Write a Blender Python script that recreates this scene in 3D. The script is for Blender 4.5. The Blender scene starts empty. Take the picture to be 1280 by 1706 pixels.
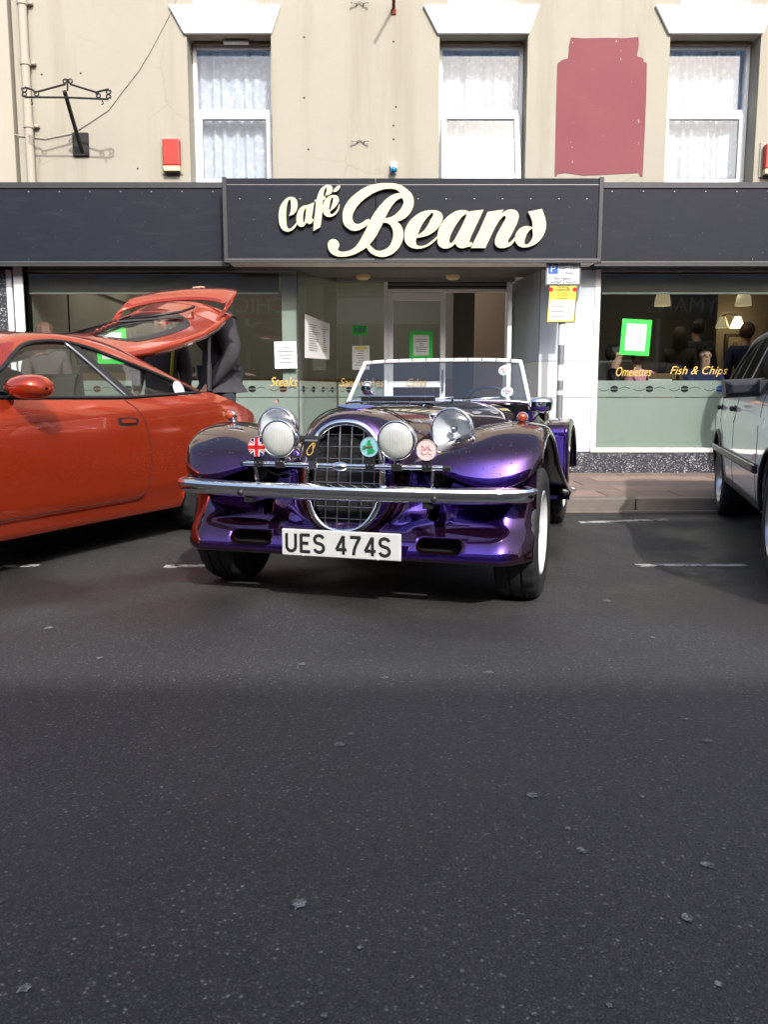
import bpy, bmesh, math, random
from mathutils import Vector, Matrix
R = math.radians
random.seed(7)
SC = bpy.context.scene
COL = SC.collection
# ---------------------------------------------------------------- camera
CAMZ = 0.9; FPX = 1400.0; PITCH = R(7.85)
cam_d = bpy.data.cameras.new('camera'); cam = bpy.data.objects.new('camera', cam_d); COL.objects.link(cam)
cam.location = (0, 0, CAMZ); cam.rotation_euler = (R(90) - PITCH, 0, 0)
cam_d.sensor_fit = 'VERTICAL'; cam_d.sensor_height = 36; cam_d.lens = FPX / 1706 * 36
cam_d.clip_start = 0.05; cam_d.clip_end = 2000
SC.camera = cam
# ---------------------------------------------------------------- sky, sun, exposure
SUN = Vector((-0.30, 1.0, -0.77)).normalized()          # direction the light travels
elev = math.asin(-SUN.z); azim = math.atan2(-SUN.x, -SUN.y)
world = bpy.data.worlds.new('World'); SC.world = world; world.use_nodes = True
wn = world.node_tree; wn.nodes.clear()
sky = wn.nodes.new('ShaderNodeTexSky'); sky.sky_type = 'NISHITA'; sky.sun_disc = False
sky.sun_elevation = elev; sky.sun_rotation = azim; sky.air_density = 1.0; sky.dust_density = 5.0; sky.ozone_density = 3.0
bg = wn.nodes.new('ShaderNodeBackground'); bg.inputs[1].default_value = 0.15
wo = wn.nodes.new('ShaderNodeOutputWorld')
wn.links.new(sky.outputs[0], bg.inputs[0]); wn.links.new(bg.outputs[0], wo.inputs[0])
sl = bpy.data.lights.new('sun', 'SUN'); sl.energy = 2.0; sl.angle = R(0.8); sl.color = (1, 0.975, 0.94)
so = bpy.data.objects.new('sun', sl); COL.objects.link(so)
so.rotation_euler = SUN.to_track_quat('-Z', 'Y').to_euler(); so.location = (3, -10, 9)
vs = SC.view_settings
vs.view_transform = 'Standard'; vs.look = 'None'; vs.exposure = 1.05; vs.gamma = 1.0; vs.use_curve_mapping = False
SC.cycles.max_bounces = 10; SC.cycles.transparent_max_bounces = 16
SC.cycles.caustics_reflective = False; SC.cycles.caustics_refractive = False

# ---------------------------------------------------------------- materials
def s2l(c):
    return tuple((x / 12.92 if x <= 0.04045 else ((x + 0.055) / 1.055) ** 2.4) for x in c)
def rgb(r, g, b): return s2l((r / 255, g / 255, b / 255))
class NT:
    def __init__(s, name):
        s.m = bpy.data.materials.new(name); s.m.use_nodes = True; s.t = s.m.node_tree; s.t.nodes.clear()
        s.out = s.t.nodes.new('ShaderNodeOutputMaterial'); s._c = None
    def n(s, typ, **kw):
        nd = s.t.nodes.new('ShaderNode' + typ)
        for k, v in kw.items():
            if k.startswith('i_'): nd.inputs[int(k[2:]) if k[2:].isdigit() else k[2:].replace('_', ' ')].default_value = v
            else: setattr(nd, k, v)
        return nd
    def l(s, a, b): s.t.links.new(a, b)
    def coord(s, scale=(1, 1, 1)):
        tc = s.n('TexCoord'); mp = s.n('Mapping'); mp.inputs['Scale'].default_value = scale
        s.l(tc.outputs['Object'], mp.inputs[0]); return mp.outputs[0]
    def noise(s, scale, detail=4, rough=0.55, co=None, dist=0.0):
        nz = s.n('TexNoise'); nz.inputs['Scale'].default_value = scale; nz.inputs['Detail'].default_value = detail
        nz.inputs['Roughness'].default_value = rough; nz.inputs['Distortion'].default_value = dist
        s.l(co if co is not None else s.coord(), nz.inputs['Vector']); return nz.outputs['Fac']
    def voro(s, scale, feature='F1', co=None, out='Distance', rnd=1.0):
        v = s.n('TexVoronoi'); v.feature = feature; v.inputs['Scale'].default_value = scale; v.inputs['Randomness'].default_value = rnd
        s.l(co if co is not None else s.coord(), v.inputs['Vector']); return v.outputs[out]
    def ramp(s, src, stops, interp='LINEAR'):
        r = s.n('ValToRGB'); r.color_ramp.interpolation = interp
        el = r.color_ramp.elements
        while len(el) < len(stops): el.new(0.5)
        for e, (p, c) in zip(el, stops):
            e.position = p; e.color = (*c, 1) if len(c) == 3 else c
        s.l(src, r.inputs[0]); return r.outputs[0]
    def mix(s, fac, a, b, typ='MIX'):
        m = s.n('MixRGB', blend_type=typ)
        for i, v in enumerate((fac, a, b)):
            if hasattr(v, 'node'): s.l(v, m.inputs[i])
            else: m.inputs[i].default_value = v if i == 0 else ((*v, 1) if len(v) == 3 else v)
        return m.outputs[0]
    def math(s, op, a, b=0.0):
        m = s.n('Math', operation=op)
        for i, v in enumerate((a, b)):
            if hasattr(v, 'node'): s.l(v, m.inputs[i])
            else: m.inputs[i].default_value = v
        return m.outputs[0]
    def bump(s, h, strength=0.3, dist=0.01, normal=None):
        b = s.n('Bump'); b.inputs['Strength'].default_value = strength; b.inputs['Distance'].default_value = dist
        s.l(h, b.inputs['Height'])
        if normal is not None: s.l(normal, b.inputs['Normal'])
        return b.outputs[0]
    def pbr(s, color=(.5, .5, .5), rough=.5, metal=0.0, normal=None, **kw):
        p = s.n('BsdfPrincipled')
        def put(k, v):
            if hasattr(v, 'node'): s.l(v, p.inputs[k])
            else: p.inputs[k].default_value = (*v, 1) if isinstance(v, tuple) and len(v) == 3 else v
        put('Base Color', color); put('Roughness', rough); put('Metallic', metal)
        if normal is not None: s.l(normal, p.inputs['Normal'])
        for k, v in kw.items(): put(k.replace('_', ' '), v)
        s.l(p.outputs[0], s.out.inputs[0]); return p
def simple(name, color, rough=.5, metal=0.0, var=0.12, vs_=6.0, bump=0.0, bs=60.0, **kw):
    t = NT(name)
    nz = t.noise(vs_, 5)
    c = t.mix(nz, tuple(x * (1 - var) for x in color), tuple(min(1, x * (1 + var)) for x in color))
    rr = t.math('ADD', t.math('MULTIPLY', t.noise(vs_ * 3, 4), .15), max(0.0, rough - .075))
    nm = t.bump(t.noise(bs, 4), bump, .004) if bump else None
    t.pbr(c, rr, metal, nm, **kw); return t.m
M = {}
def mk_materials():
    # asphalt: aggregate chips in dark binder
    t = NT('asphalt'); co = t.coord()
    nz = t.noise(1.6, 6, .6, co); big = t.noise(.5, 3, .5, co)
    cw_ = t.n('VectorMath', operation='ADD'); nzv = t.n('TexNoise'); nzv.inputs['Scale'].default_value = 160; t.l(co, nzv.inputs['Vector']); vm_ = t.n('VectorMath', operation='SCALE'); vm_.inputs['Scale'].default_value = .006; t.l(nzv.outputs['Color'], vm_.inputs[0]); t.l(co, cw_.inputs[0]); t.l(vm_.outputs[0], cw_.inputs[1]); cd_ = cw_.outputs[0]
    v1 = t.voro(150, co=cd_, out='Color'); d1 = t.voro(150, co=cd_)
    sep = t.n('SeparateColor'); t.l(v1, sep.inputs[0])
    chip = t.ramp(sep.outputs[0], [(0, (.020, .020, .021)), (.45, (.045, .045, .046)), (.78, (.080, .079, .077)), (.955, (.13, .127, .124)), (1, (.40, .385, .37))])
    red = t.ramp(sep.outputs[1], [(.975, (0, 0, 0)), (.99, (1, 1, 1))])
    c = t.mix(t.math('MULTIPLY', red, .7), chip, (.14, .05, .035))
    v2 = t.voro(55, co=cd_, out='Color'); d2 = t.voro(55, co=cd_); s2 = t.n('SeparateColor'); t.l(v2, s2.inputs[0])
    bigchip = t.math('MULTIPLY', t.ramp(s2.outputs[0], [(.80, (0, 0, 0)), (.90, (1, 1, 1))]), t.ramp(d2, [(.25, (1, 1, 1)), (.42, (0, 0, 0))]))
    c = t.mix(t.math('MULTIPLY', bigchip, .6), c, t.mix(s2.outputs[1], (.06, .06, .062), (.15, .135, .12)))
    c = t.mix(t.ramp(nz, [(.3, (0, 0, 0)), (.75, (.55, .55, .55))]), c, (.03, .029, .028))
    bind = t.ramp(d1, [(.0, (1, 1, 1)), (.38, (.8, .8, .8)), (.58, (.18, .18, .18))])
    c = t.mix(1.0, c, bind, 'MULTIPLY'); c = t.mix(.18, c, (.085, .082, .080)); c = t.mix(t.ramp(t.noise(.35, 4, .6, co), [(.35, (0, 0, 0)), (.7, (.35, .35, .35))]), c, (.10, .097, .094))
    hgt = t.math('ADD', t.math('MULTIPLY', t.ramp(d1, [(0, (1, 1, 1)), (.6, (0, 0, 0))]), .6), t.math('MULTIPLY', t.ramp(d2, [(0, (1, 1, 1)), (.5, (0, 0, 0))]), .5))
    damp = t.ramp(t.noise(.9, 3, .5, co, .6), [(.44, (0, 0, 0)), (.58, (1, 1, 1))])
    gx = t.n('SeparateXYZ'); t.l(co, gx.inputs[0])      # the parking bays stay wet, the lane has dried
    bay = t.ramp(t.math('ADD', t.math('MULTIPLY', gx.outputs[1], .1), t.math('MULTIPLY', big, .12)), [(.33, (0, 0, 0)), (.42, (1, 1, 1))])
    damp = t.math('MULTIPLY', damp, t.math('ADD', t.math('MULTIPLY', bay, .8), .2))
    rough = t.ramp(damp, [(0, (.8, .8, .8)), (1, (.42, .42, .42))])
    c = t.mix(t.math('MULTIPLY', damp, .45), c, (.018, .014, .012))
    t.pbr(c, rough, 0, t.bump(hgt, 1.0, .008)); M['asphalt'] = t.m
    # render on the upper wall
    t = NT('cream_render'); co = t.coord()
    n1 = t.noise(.9, 6, .6, co); n2 = t.noise(9, 6, .6, co)
    st = t.noise(1.0, 5, .6, t.coord((5, 1, .35)))
    c = t.mix(n1, rgb(151, 146, 132), rgb(163, 158, 144)); c = t.mix(t.math('MULTIPLY', n2, .25), c, rgb(138, 132, 118))
    c = t.mix(t.ramp(st, [(.5, (0, 0, 0)), (.85, (.6, .6, .6))]), c, rgb(128, 118, 101))
    cr = t.voro(.75, 'DISTANCE_TO_EDGE', t.mix(.16, co, t.noise(3, 4, .6, co)))
    crk = t.math('MULTIPLY', t.ramp(cr, [(0, (1, 1, 1)), (.008, (0, 0, 0))]), t.ramp(t.noise(.8, 2, .5, co), [(.50, (0, 0, 0)), (.62, (.28, .28, .28))]))
    c = t.mix(crk, c, rgb(112, 102, 86))
    t.pbr(c, .9, 0, t.bump(t.noise(40, 6, .65, co), .25, .006)); M['cream'] = t.m
    M['cream2'] = simple('pale_render', rgb(164, 157, 143), .9, 0, .06, 2, .2)
    M['white'] = simple('white_paint', (.80, .80, .78), .55, 0, .03, 3, .08, 30)
    M['upvc'] = simple('white_plastic', (.78, .80, .81), .3, 0, .02, 4)
    M['grime'] = simple('grimy_plaster', rgb(120, 108, 92), .9, 0, .3, 14, .3)
    # red patch
    t = NT('pink_red_paint'); co = t.coord()
    c = t.mix(t.noise(2.2, 5, .6, co), rgb(126, 68, 72), rgb(112, 55, 60))
    c = t.mix(t.ramp(t.noise(26, 4, .6, t.coord((1, 1, .3))), [(.70, (0, 0, 0)), (.72, (1, 1, 1))]), c, rgb(190, 182, 170))
    t.pbr(c, .8, 0, t.bump(t.noise(50, 4), .15, .004)); M['pinkred'] = t.m
    # slate fascia
    t = NT('slate_fascia'); co = t.coord()
    c = t.mix(t.noise(1.4, 6, .6, co), rgb(17, 21, 31), rgb(24, 28, 39))
    sm = t.noise(2.0, 5, .6, t.coord((1.2, 1, 7)))
    c = t.mix(t.ramp(sm, [(.52, (0, 0, 0)), (.8, (.35, .35, .35))]), c, rgb(56, 57, 61))
    sp = t.noise(70, 3, .5, co)
    c = t.mix(t.ramp(sp, [(.745, (0, 0, 0)), (.775, (.6, .6, .6))]), c, rgb(190, 188, 182))
    t.pbr(c, t.ramp(sm, [(0, (.50, .50, .50)), (1, (.72, .72, .72))]), 0, t.bump(t.noise(3, 3), .05, .01), Specular_IOR_Level=.25); M['slate'] = t.m
    M['alu'] = simple('dull_aluminium', rgb(128, 128, 128), .45, .7, .12, 20)
    M['darktrim'] = simple('dark_metal_trim', rgb(58, 58, 60), .5, .4, .2, 20)
    M['letter'] = simple('cream_letter_face', rgb(188, 186, 158), .5, 0, .03, 3)
    M['letter_side'] = simple('black_letter_edge', (.02, .02, .018), .6)
    M['greypanel'] = simple('gloss_grey_panel', rgb(186, 194, 201), .16, 0, .03, 1.5, Coat_Weight=.6, Coat_Roughness=.04)
    M['whitepanel'] = simple('gloss_white_panel', rgb(214, 216, 216), .16, 0, .02, 1.5, Coat_Weight=.6, Coat_Roughness=.04)
    # terrazzo stall riser
    t = NT('black_terrazzo'); co = t.coord()
    v = t.voro(110, co=co, out='Color'); s = t.n('SeparateColor'); t.l(v, s.inputs[0])
    c = t.ramp(s.outputs[0], [(0, (.010, .010, .012)), (.5, (.026, .027, .032)), (.8, (.09, .10, .115)), (.92, (.28, .29, .31)), (1, (.55, .55, .55))])
    c = t.mix(t.ramp(t.noise(3, 4), [(.4, (0, 0, 0)), (.7, (.45, .45, .45))]), c, (.03, .035, .05))
    t.pbr(c, .42, 0, t.bump(v, .1, .002)); M['terrazzo'] = t.m
    for i, k in enumerate(((138, 116, 104), (128, 108, 97), (147, 124, 111), (121, 103, 94))):
        M['slab%d' % i] = simple('paving_slab_%d' % i, tuple(x * .9 for x in rgb(*k)), .75, 0, .25, 9, .35, 120)
    for i, k in enumerate(((150, 138, 126), (140, 130, 121), (128, 120, 112))):
        M['kerb%d' % i] = simple('kerb_stone_%d' % i, tuple(x * .75 for x in rgb(*k)), .75, 0, .25, 11, .5, 150)
    M['joint'] = simple('joint_sand', (.06, .045, .036), .95)
    # worn road paint
    t = NT('worn_line_paint'); co = t.coord()
    wear = t.ramp(t.noise(16, 5, .7, co), [(.40, (0, 0, 0)), (.52, (1, 1, 1))])
    c = t.mix(wear, (.05, .049, .047), (.42, .41, .39)); t.pbr(c, .7, 0, t.bump(wear, .2, .003)); M['line'] = t.m
    t = NT('flattened_gum'); co = t.coord(); w_ = t.ramp(t.noise(120, 4, .7, co), [(.42, (0, 0, 0)), (.62, (1, 1, 1))])
    t.pbr(t.mix(w_, (.05, .049, .048), (.27, .265, .255)), .8, 0, t.bump(w_, .3, .003)); M['gum'] = t.m
    # glass
    def glass(name, tint, ior=1.5, rough=0.0, refl=1.0):
        t = NT(name); tr = t.n('BsdfTransparent'); tr.inputs[0].default_value = (*tint, 1)
        gl = t.n('BsdfGlossy'); gl.inputs['Roughness'].default_value = rough
        lw = t.n('LayerWeight'); lw.inputs[0].default_value = .5; f0 = ((ior - 1) / (ior + 1)) ** 2      # Schlick, same from both sides of a thin pane
        fr = t.math('ADD', t.math('MULTIPLY', t.math('POWER', lw.outputs['Facing'], 5.0), 1 - f0), f0)
        mx = t.n('MixShader'); t.l(t.math('MULTIPLY', fr, refl), mx.inputs[0]); t.l(tr.outputs[0], mx.inputs[1]); t.l(gl.outputs[0], mx.inputs[2])
        t.l(mx.outputs[0], t.out.inputs[0]); return t.m
    M['shopglass'] = glass('shop_glass', (.80, .84, .82), 1.55)
    M['winglass'] = glass('window_glass', (.93, .95, .97), 1.6)
    M['carglass'] = glass('car_glass', (.55, .60, .58), 1.75)
    M['screenglass'] = glass('windscreen_glass', (.78, .83, .86), 2.2)
    M['lampglass'] = glass('lamp_glass', (.9, .9, .9), 1.5)
    t = NT('frosted_film'); co = t.coord()
    tr = t.n('BsdfTransparent'); tr.inputs[0].default_value = (.94, .95, .94, 1)
    df = t.n('BsdfPrincipled'); df.inputs['Base Color'].default_value = (.72, .74, .715, 1); df.inputs['Roughness'].default_value = .35
    tl = t.n('BsdfTranslucent'); tl.inputs[0].default_value = (.55, .60, .57, 1)
    m1 = t.n('MixShader'); m1.inputs[0].default_value = .16; t.l(df.outputs[0], m1.inputs[1]); t.l(tl.outputs[0], m1.inputs[2])
    m2 = t.n('MixShader'); m2.inputs[0].default_value = .74; t.l(tr.outputs[0], m2.inputs[1]); t.l(m1.outputs[0], m2.inputs[2])
    t.l(m2.outputs[0], t.out.inputs[0]); M['frost'] = t.m
    # net curtain
    t = NT('net_curtain'); co = t.coord()
    leaf = t.ramp(t.voro(16, co=t.coord((1, .01, 1.0))), [(.25, (1, 1, 1)), (.5, (0, 0, 0))])
    df = t.n('BsdfDiffuse'); t.l(t.mix(leaf, (.66, .69, .73), (.84, .86, .89)), df.inputs[0])
    tl = t.n('BsdfTranslucent'); tl.inputs[0].default_value = (.7, .72, .75, 1)
    tr = t.n('BsdfTransparent')
    a = t.n('MixShader'); a.inputs[0].default_value = .3; t.l(df.outputs[0], a.inputs[1]); t.l(tl.outputs[0], a.inputs[2])
    b = t.n('MixShader'); t.l(t.math('ADD', t.math('MULTIPLY', leaf, .08), .90), b.inputs[0]); t.l(tr.outputs[0], b.inputs[1]); t.l(a.outputs[0], b.inputs[2])
    t.l(b.outputs[0], t.out.inputs[0]); M['net'] = t.m
    # flip-flop car paint with rain beads
    def paint(name, face, edge, rough=.28, metal=.55, beads=0.0, flake=.05, coat=1.0, blend=.35, mids=None):
        t = NT(name); co = t.coord(); lw = t.n('LayerWeight'); lw.inputs[0].default_value = blend
        c = t.ramp(lw.outputs['Facing'], mids) if mids else t.mix(lw.outputs['Facing'], face, edge)
        c = t.mix(t.math('MULTIPLY', t.voro(900, co=co, out='Color'), flake), c, tuple(min(1, x * 2.2) for x in face))
        nm = None
        if beads:
            d = t.voro(75, co=co); col = t.voro(75, co=co, out='Color'); s = t.n('SeparateColor'); t.l(col, s.inputs[0])
            rad = t.math('MULTIPLY', t.ramp(s.outputs[0], [(.62, (0, 0, 0)), (1, (1, 1, 1))]), .38)
            bead = t.math('MAXIMUM', t.math('SUBTRACT', rad, d), 0.0)
            up = t.n('NewGeometry'); z = t.n('SeparateXYZ'); t.l(up.outputs['Normal'], z.inputs[0])
            nm = t.bump(bead, beads, .02)
        dust = t.ramp(t.noise(5, 5, .6, co), [(.45, (0, 0, 0)), (.9, (.12, .12, .12))])
        t.pbr(c, t.math('ADD', dust, rough), metal, None, Coat_Weight=coat, Coat_Roughness=.035, Coat_IOR=1.55)
        if nm is not None:
            p = [n for n in t.t.nodes if n.type == 'BSDF_PRINCIPLED'][0]
            t.l(nm, p.inputs['Coat Normal'])
        return t.m
    M['purple'] = paint('purple_flip_paint', (.024, .007, .15), (.028, .011, .010), .075, .9, .9, blend=.5, mids=[(.0, (.058, .020, .37)), (.06, (.058, .016, .24)), (.15, (.066, .016, .095)), (.28, (.072, .020, .042)), (.55, (.085, .036, .036)), (1, (.095, .050, .044))])
    M['redpaint'] = paint('orange_red_paint', (.56, .054, .014), (.47, .058, .024), .15, .62, .25)
    M['silver'] = paint('silver_white_paint', (.88, .90, .91), (.86, .88, .89), .35, .0, .0)
    M['chrome'] = simple('chrome', (.86, .87, .88), .08, 1.0, .03, 12)
    t = NT('wet_chrome'); co = t.coord()
    h = t.ramp(t.voro(60, co=t.mix(.12, co, t.noise(18, 3, .5, co))), [(.1, (1, 1, 1)), (.42, (0, 0, 0))])
    t.pbr((.86, .87, .88), .09, 1.0, t.bump(h, .12, .004)); M['wetchrome'] = t.m
    M['steel'] = simple('satin_steel', (.55, .55, .56), .3, 1.0, .1, 20)
    M['rubber'] = simple('tyre_rubber', (.018, .018, .019), .62, 0, .3, 30, .2, 200)
    M['black'] = simple('black_plastic', (.014, .014, .015), .4, 0, .2, 20)
    M['blackmatt'] = simple('black_void', (.006, .006, .006), .95)
    M['greyblack'] = simple('charcoal_plastic', (.028, .030, .034), .42, 0, .15, 20)
    M['whiterim'] = simple('white_wheel_paint', (.62, .62, .62), .35, 0, .1, 20)
    M['amber'] = simple('amber_lens', (.42, .05, .005), .15, 0, .1, 30, Coat_Weight=1.0, Transmission_Weight=.15)
    t = NT('lamp_reflector'); co = t.coord()
    t.pbr((.82, .85, .88), .30, .15, t.bump(t.noise(28, 3, .5, t.coord((1, 1, .3))), .5, .003)); M['reflector'] = t.m
    t = NT('fluted_lens'); w = t.n('TexWave'); w.inputs['Scale'].default_value = 38; w.bands_direction = 'X'; t.l(t.coord(), w.inputs[0])
    tr = t.n('BsdfTransparent'); tr.inputs[0].default_value = (.92, .94, .95, 1); gl = t.n('BsdfGlossy'); gl.inputs[1].default_value = .06
    nm = t.bump(w.outputs[0], .25, .001); t.l(nm, gl.inputs['Normal'])
    lw = t.n('LayerWeight'); lw.inputs[0].default_value = .5; t.l(nm, lw.inputs['Normal'])
    mx = t.n('MixShader'); t.l(t.math('ADD', t.math('MULTIPLY', t.math('POWER', lw.outputs['Facing'], 4.0), .9), .07), mx.inputs[0]); t.l(tr.outputs[0], mx.inputs[1]); t.l(gl.outputs[0], mx.inputs[2]); t.l(mx.outputs[0], t.out.inputs[0]); M['flutedglass'] = t.m
    t = NT('white_spot_lens'); w = t.n('TexWave'); w.inputs['Scale'].default_value = 45; w.bands_direction = 'X'; t.l(t.coord(), w.inputs[0])
    t.pbr(t.mix(t.noise(14, 3), (.42, .44, .42), (.66, .67, .62)), .12, .15, t.bump(w.outputs[0], .22, .004), Coat_Weight=1.0); M['spotlens'] = t.m
    M['plate'] = simple('reflective_white_plate', (.55, .55, .53), .4, 0, .04, 8, Coat_Weight=.3)
    M['ink'] = simple('black_print', (.012, .012, .012), .5)
    M['gold'] = simple('gold_vinyl', rgb(214, 176, 92), .4, .1, .06)
    M['paper'] = simple('white_paper', (.62, .63, .62), .8, 0, .03, 3)
    M['lime'] = simple('fluorescent_green_card', (.02, .55, .05), .6, 0, .05, 3)
    M['yellow'] = simple('yellow_sign_face', (.62, .52, .05), .5, 0, .05, 3)
    M['signwhite'] = simple('sign_white', (.52, .56, .60), .4, 0, .04, 4)
    M['signblue'] = simple('sign_blue', (.012, .10, .42), .4)
    M['galv'] = simple('galvanised_post', rgb(128, 130, 134), .5, .5, .2, 18)
    M['greyink'] = simple('grey_print', (.16, .16, .17), .6)
    M['alarmred'] = simple('alarm_red_plastic', rgb(178, 44, 34), .4, 0, .06, 5)
    M['cream_plastic'] = simple('cream_plastic', rgb(226, 206, 150), .5)
    M['iron'] = simple('black_wrought_iron', (.02, .018, .017), .6, .3, .4, 30, .3)
    M['rust'] = simple('rusty_steel', rgb(122, 58, 36), .85, .2, .4, 30, .4)
    M['bluelens'] = simple('blue_sensor', (.01, .16, .34), .25)
    M['cable'] = simple('white_cable', rgb(170, 163, 148), .6)
    # interior
    M['int_wall'] = simple('cafe_inner_wall', (.25, .22, .19), .85, 0, .12, 2)
    M['int_mid'] = simple('cafe_mid_wall', (.20, .185, .16), .8, 0, .1, 2)
    M['int_light'] = simple('cafe_pale_wall', (.55, .57, .54), .8, 0, .05, 2)
    M['int_ceil'] = simple('cafe_ceiling', (.52, .51, .49), .9, 0, .06, 2)
    M['int_floor'] = simple('cafe_floor', (.20, .17, .14), .4, 0, .15, 3)
    M['bouncetile'] = simple('pale_bounce_tile', (.58, .56, .52), .4, 0, .08, 4)  # unseen lobby floor, made pale to bounce light up to the soffit
    M['int_dark'] = simple('dark_room', (.025, .024, .024), .9)
    M['wood'] = simple('brown_wood', (.16, .085, .04), .45, 0, .3, 12)
    M['darkwood'] = simple('dark_wood', (.03, .02, .015), .5, 0, .3, 12)
    M['blind'] = simple('rolled_blind', rgb(140, 122, 108), .8)
    M['soffit'] = simple('soffit_white', rgb(238, 235, 228), .7, 0, .05, 3)
    t = NT('lit_glass_shade'); em = t.n('Emission'); em.inputs[0].default_value = (1, .78, .40, 1); em.inputs[1].default_value = 9
    t.l(em.outputs[0], t.out.inputs[0]); M['lit'] = t.m
    t = NT('lamp_shade_glass'); p = t.pbr((.72, .66, .52), .3, 0); p.inputs['Emission Color'].default_value = (1, .8, .45, 1); p.inputs['Emission Strength'].default_value = .22; M['shade'] = t.m
    t = NT('lit_downlight'); em = t.n('Emission'); em.inputs[0].default_value = (1, .93, .82, 1); em.inputs[1].default_value = 150
    t.l(em.outputs[0], t.out.inputs[0]); M['downlight_or_fill'] = t.m
    # people
    M['skin'] = simple('skin', (.58, .33, .24), .5, 0, .06, 8)
    M['hair_brown'] = simple('brown_hair', (.075, .036, .020), .6, 0, .5, 50, .9, 160)
    M['hair_dark'] = simple('dark_hair', (.022, .014, .010), .55, 0, .35, 60, .6, 120)
    M['hair_ginger'] = simple('ginger_hair', (.30, .12, .055), .55, 0, .35, 60, .6, 120)
    M['jacket'] = simple('charcoal_jacket', (.040, .040, .044), .85, 0, .35, 16, .7, 60)
    M['tee'] = simple('brown_grey_sweatshirt', (.085, .068, .068), .9, 0, .15, 12, .5, 70)
    M['pink'] = simple('pink_top', (.66, .25, .36), .85, 0, .1, 12, .4, 70)
    M['navy'] = simple('navy_top', (.02, .024, .10), .85, 0, .1, 12)
    M['denim'] = simple('dark_trousers', (.03, .032, .042), .9, 0, .2, 20)
    M['hivis'] = simple('yellow_strap', (.62, .62, .04), .6)
    M['turq'] = simple('turquoise_cloth', (.02, .34, .44), .8)
    M['fabric'] = simple('grey_seat_cloth', (.07, .068, .064), .9, 0, .2, 20)
    M['bricky'] = simple('red_brick_wall', (.20, .085, .06), .9, 0, .25, 30, .3)
    M['stonewall'] = simple('pale_stone_render', (.72, .70, .66), .9, 0, .12, 3)
    M['signred'] = simple('red_shop_sign', (.42, .02, .02), .5)
    M['tealsign'] = simple('teal_shop_sign', (.02, .07, .07), .5)
    M['badgeblue'] = simple('pale_blue_enamel', (.25, .50, .55), .25, Coat_Weight=1.0)
    M['enwhite'] = simple('white_enamel', (.75, .74, .70), .25, Coat_Weight=1.0)
    M['enred'] = simple('red_enamel', (.55, .02, .025), .25, Coat_Weight=1.0)
    M['ennavy'] = simple('navy_enamel', (.012, .02, .16), .25, Coat_Weight=1.0)
    M['engreen'] = simple('green_enamel', (.02, .28, .10), .25, Coat_Weight=1.0)
    M['plant'] = simple('plant_leaf', (.06, .14, .06), .5, 0, .3, 30)
    M['palegreen'] = simple('pale_leaf', (.32, .42, .36), .6, 0, .2, 30)
mk_materials()

# ---------------------------------------------------------------- mesh helpers
def wmat(o):
    if o is None: return Matrix.Identity(4)
    return wmat(o.parent) @ o.matrix_parent_inverse @ o.matrix_basis
def tag(o, label=None, cat=None, group=None, kind=None):
    for k, v in (('label', label), ('category', cat), ('group', group), ('kind', kind)):
        if v: o[k] = v
    return o
def thing(name, loc, label, cat, group=None, rz=0.0):
    o = bpy.data.objects.new(name, None); COL.objects.link(o); o.empty_display_size = .1
    o.location = loc; o.rotation_euler = (0, 0, rz)
    return tag(o, label, cat, group)
def link_mesh(name, me, mats, parent=None, world=False, smooth=False):
    o = bpy.data.objects.new(name, me); COL.objects.link(o)
    for m in (mats if isinstance(mats, (list, tuple)) else [mats]): me.materials.append(M[m] if isinstance(m, str) else m)
    if parent is not None:
        o.parent = parent
        if world: o.matrix_parent_inverse = wmat(parent).inverted()
    if smooth is not None and smooth is not False:
        for p in me.polygons: p.use_smooth = True
        if smooth is not True:
            try: me.set_sharp_from_angle(angle=R(smooth))
            except Exception: pass
    return o
def crom(p, n, closed=False):
    """Catmull-Rom through points, n samples per span"""
    p = [Vector(q) for q in p]; m = len(p); out = []
    rng = m if closed else m - 1
    for i in range(rng):
        if closed: a, b, c, d = p[i - 1], p[i], p[(i + 1) % m], p[(i + 2) % m]
        else: a, b, c, d = p[max(i - 1, 0)], p[i], p[i + 1], p[min(i + 2, m - 1)]
        for k in range(n):
            t = k / n
            out.append(.5 * ((2 * b) + (c - a) * t + (2 * a - 5 * b + 4 * c - d) * t * t + (3 * b - a - 3 * c + d) * t ** 3))
    if not closed: out.append(p[-1].copy())
    return out
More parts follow.
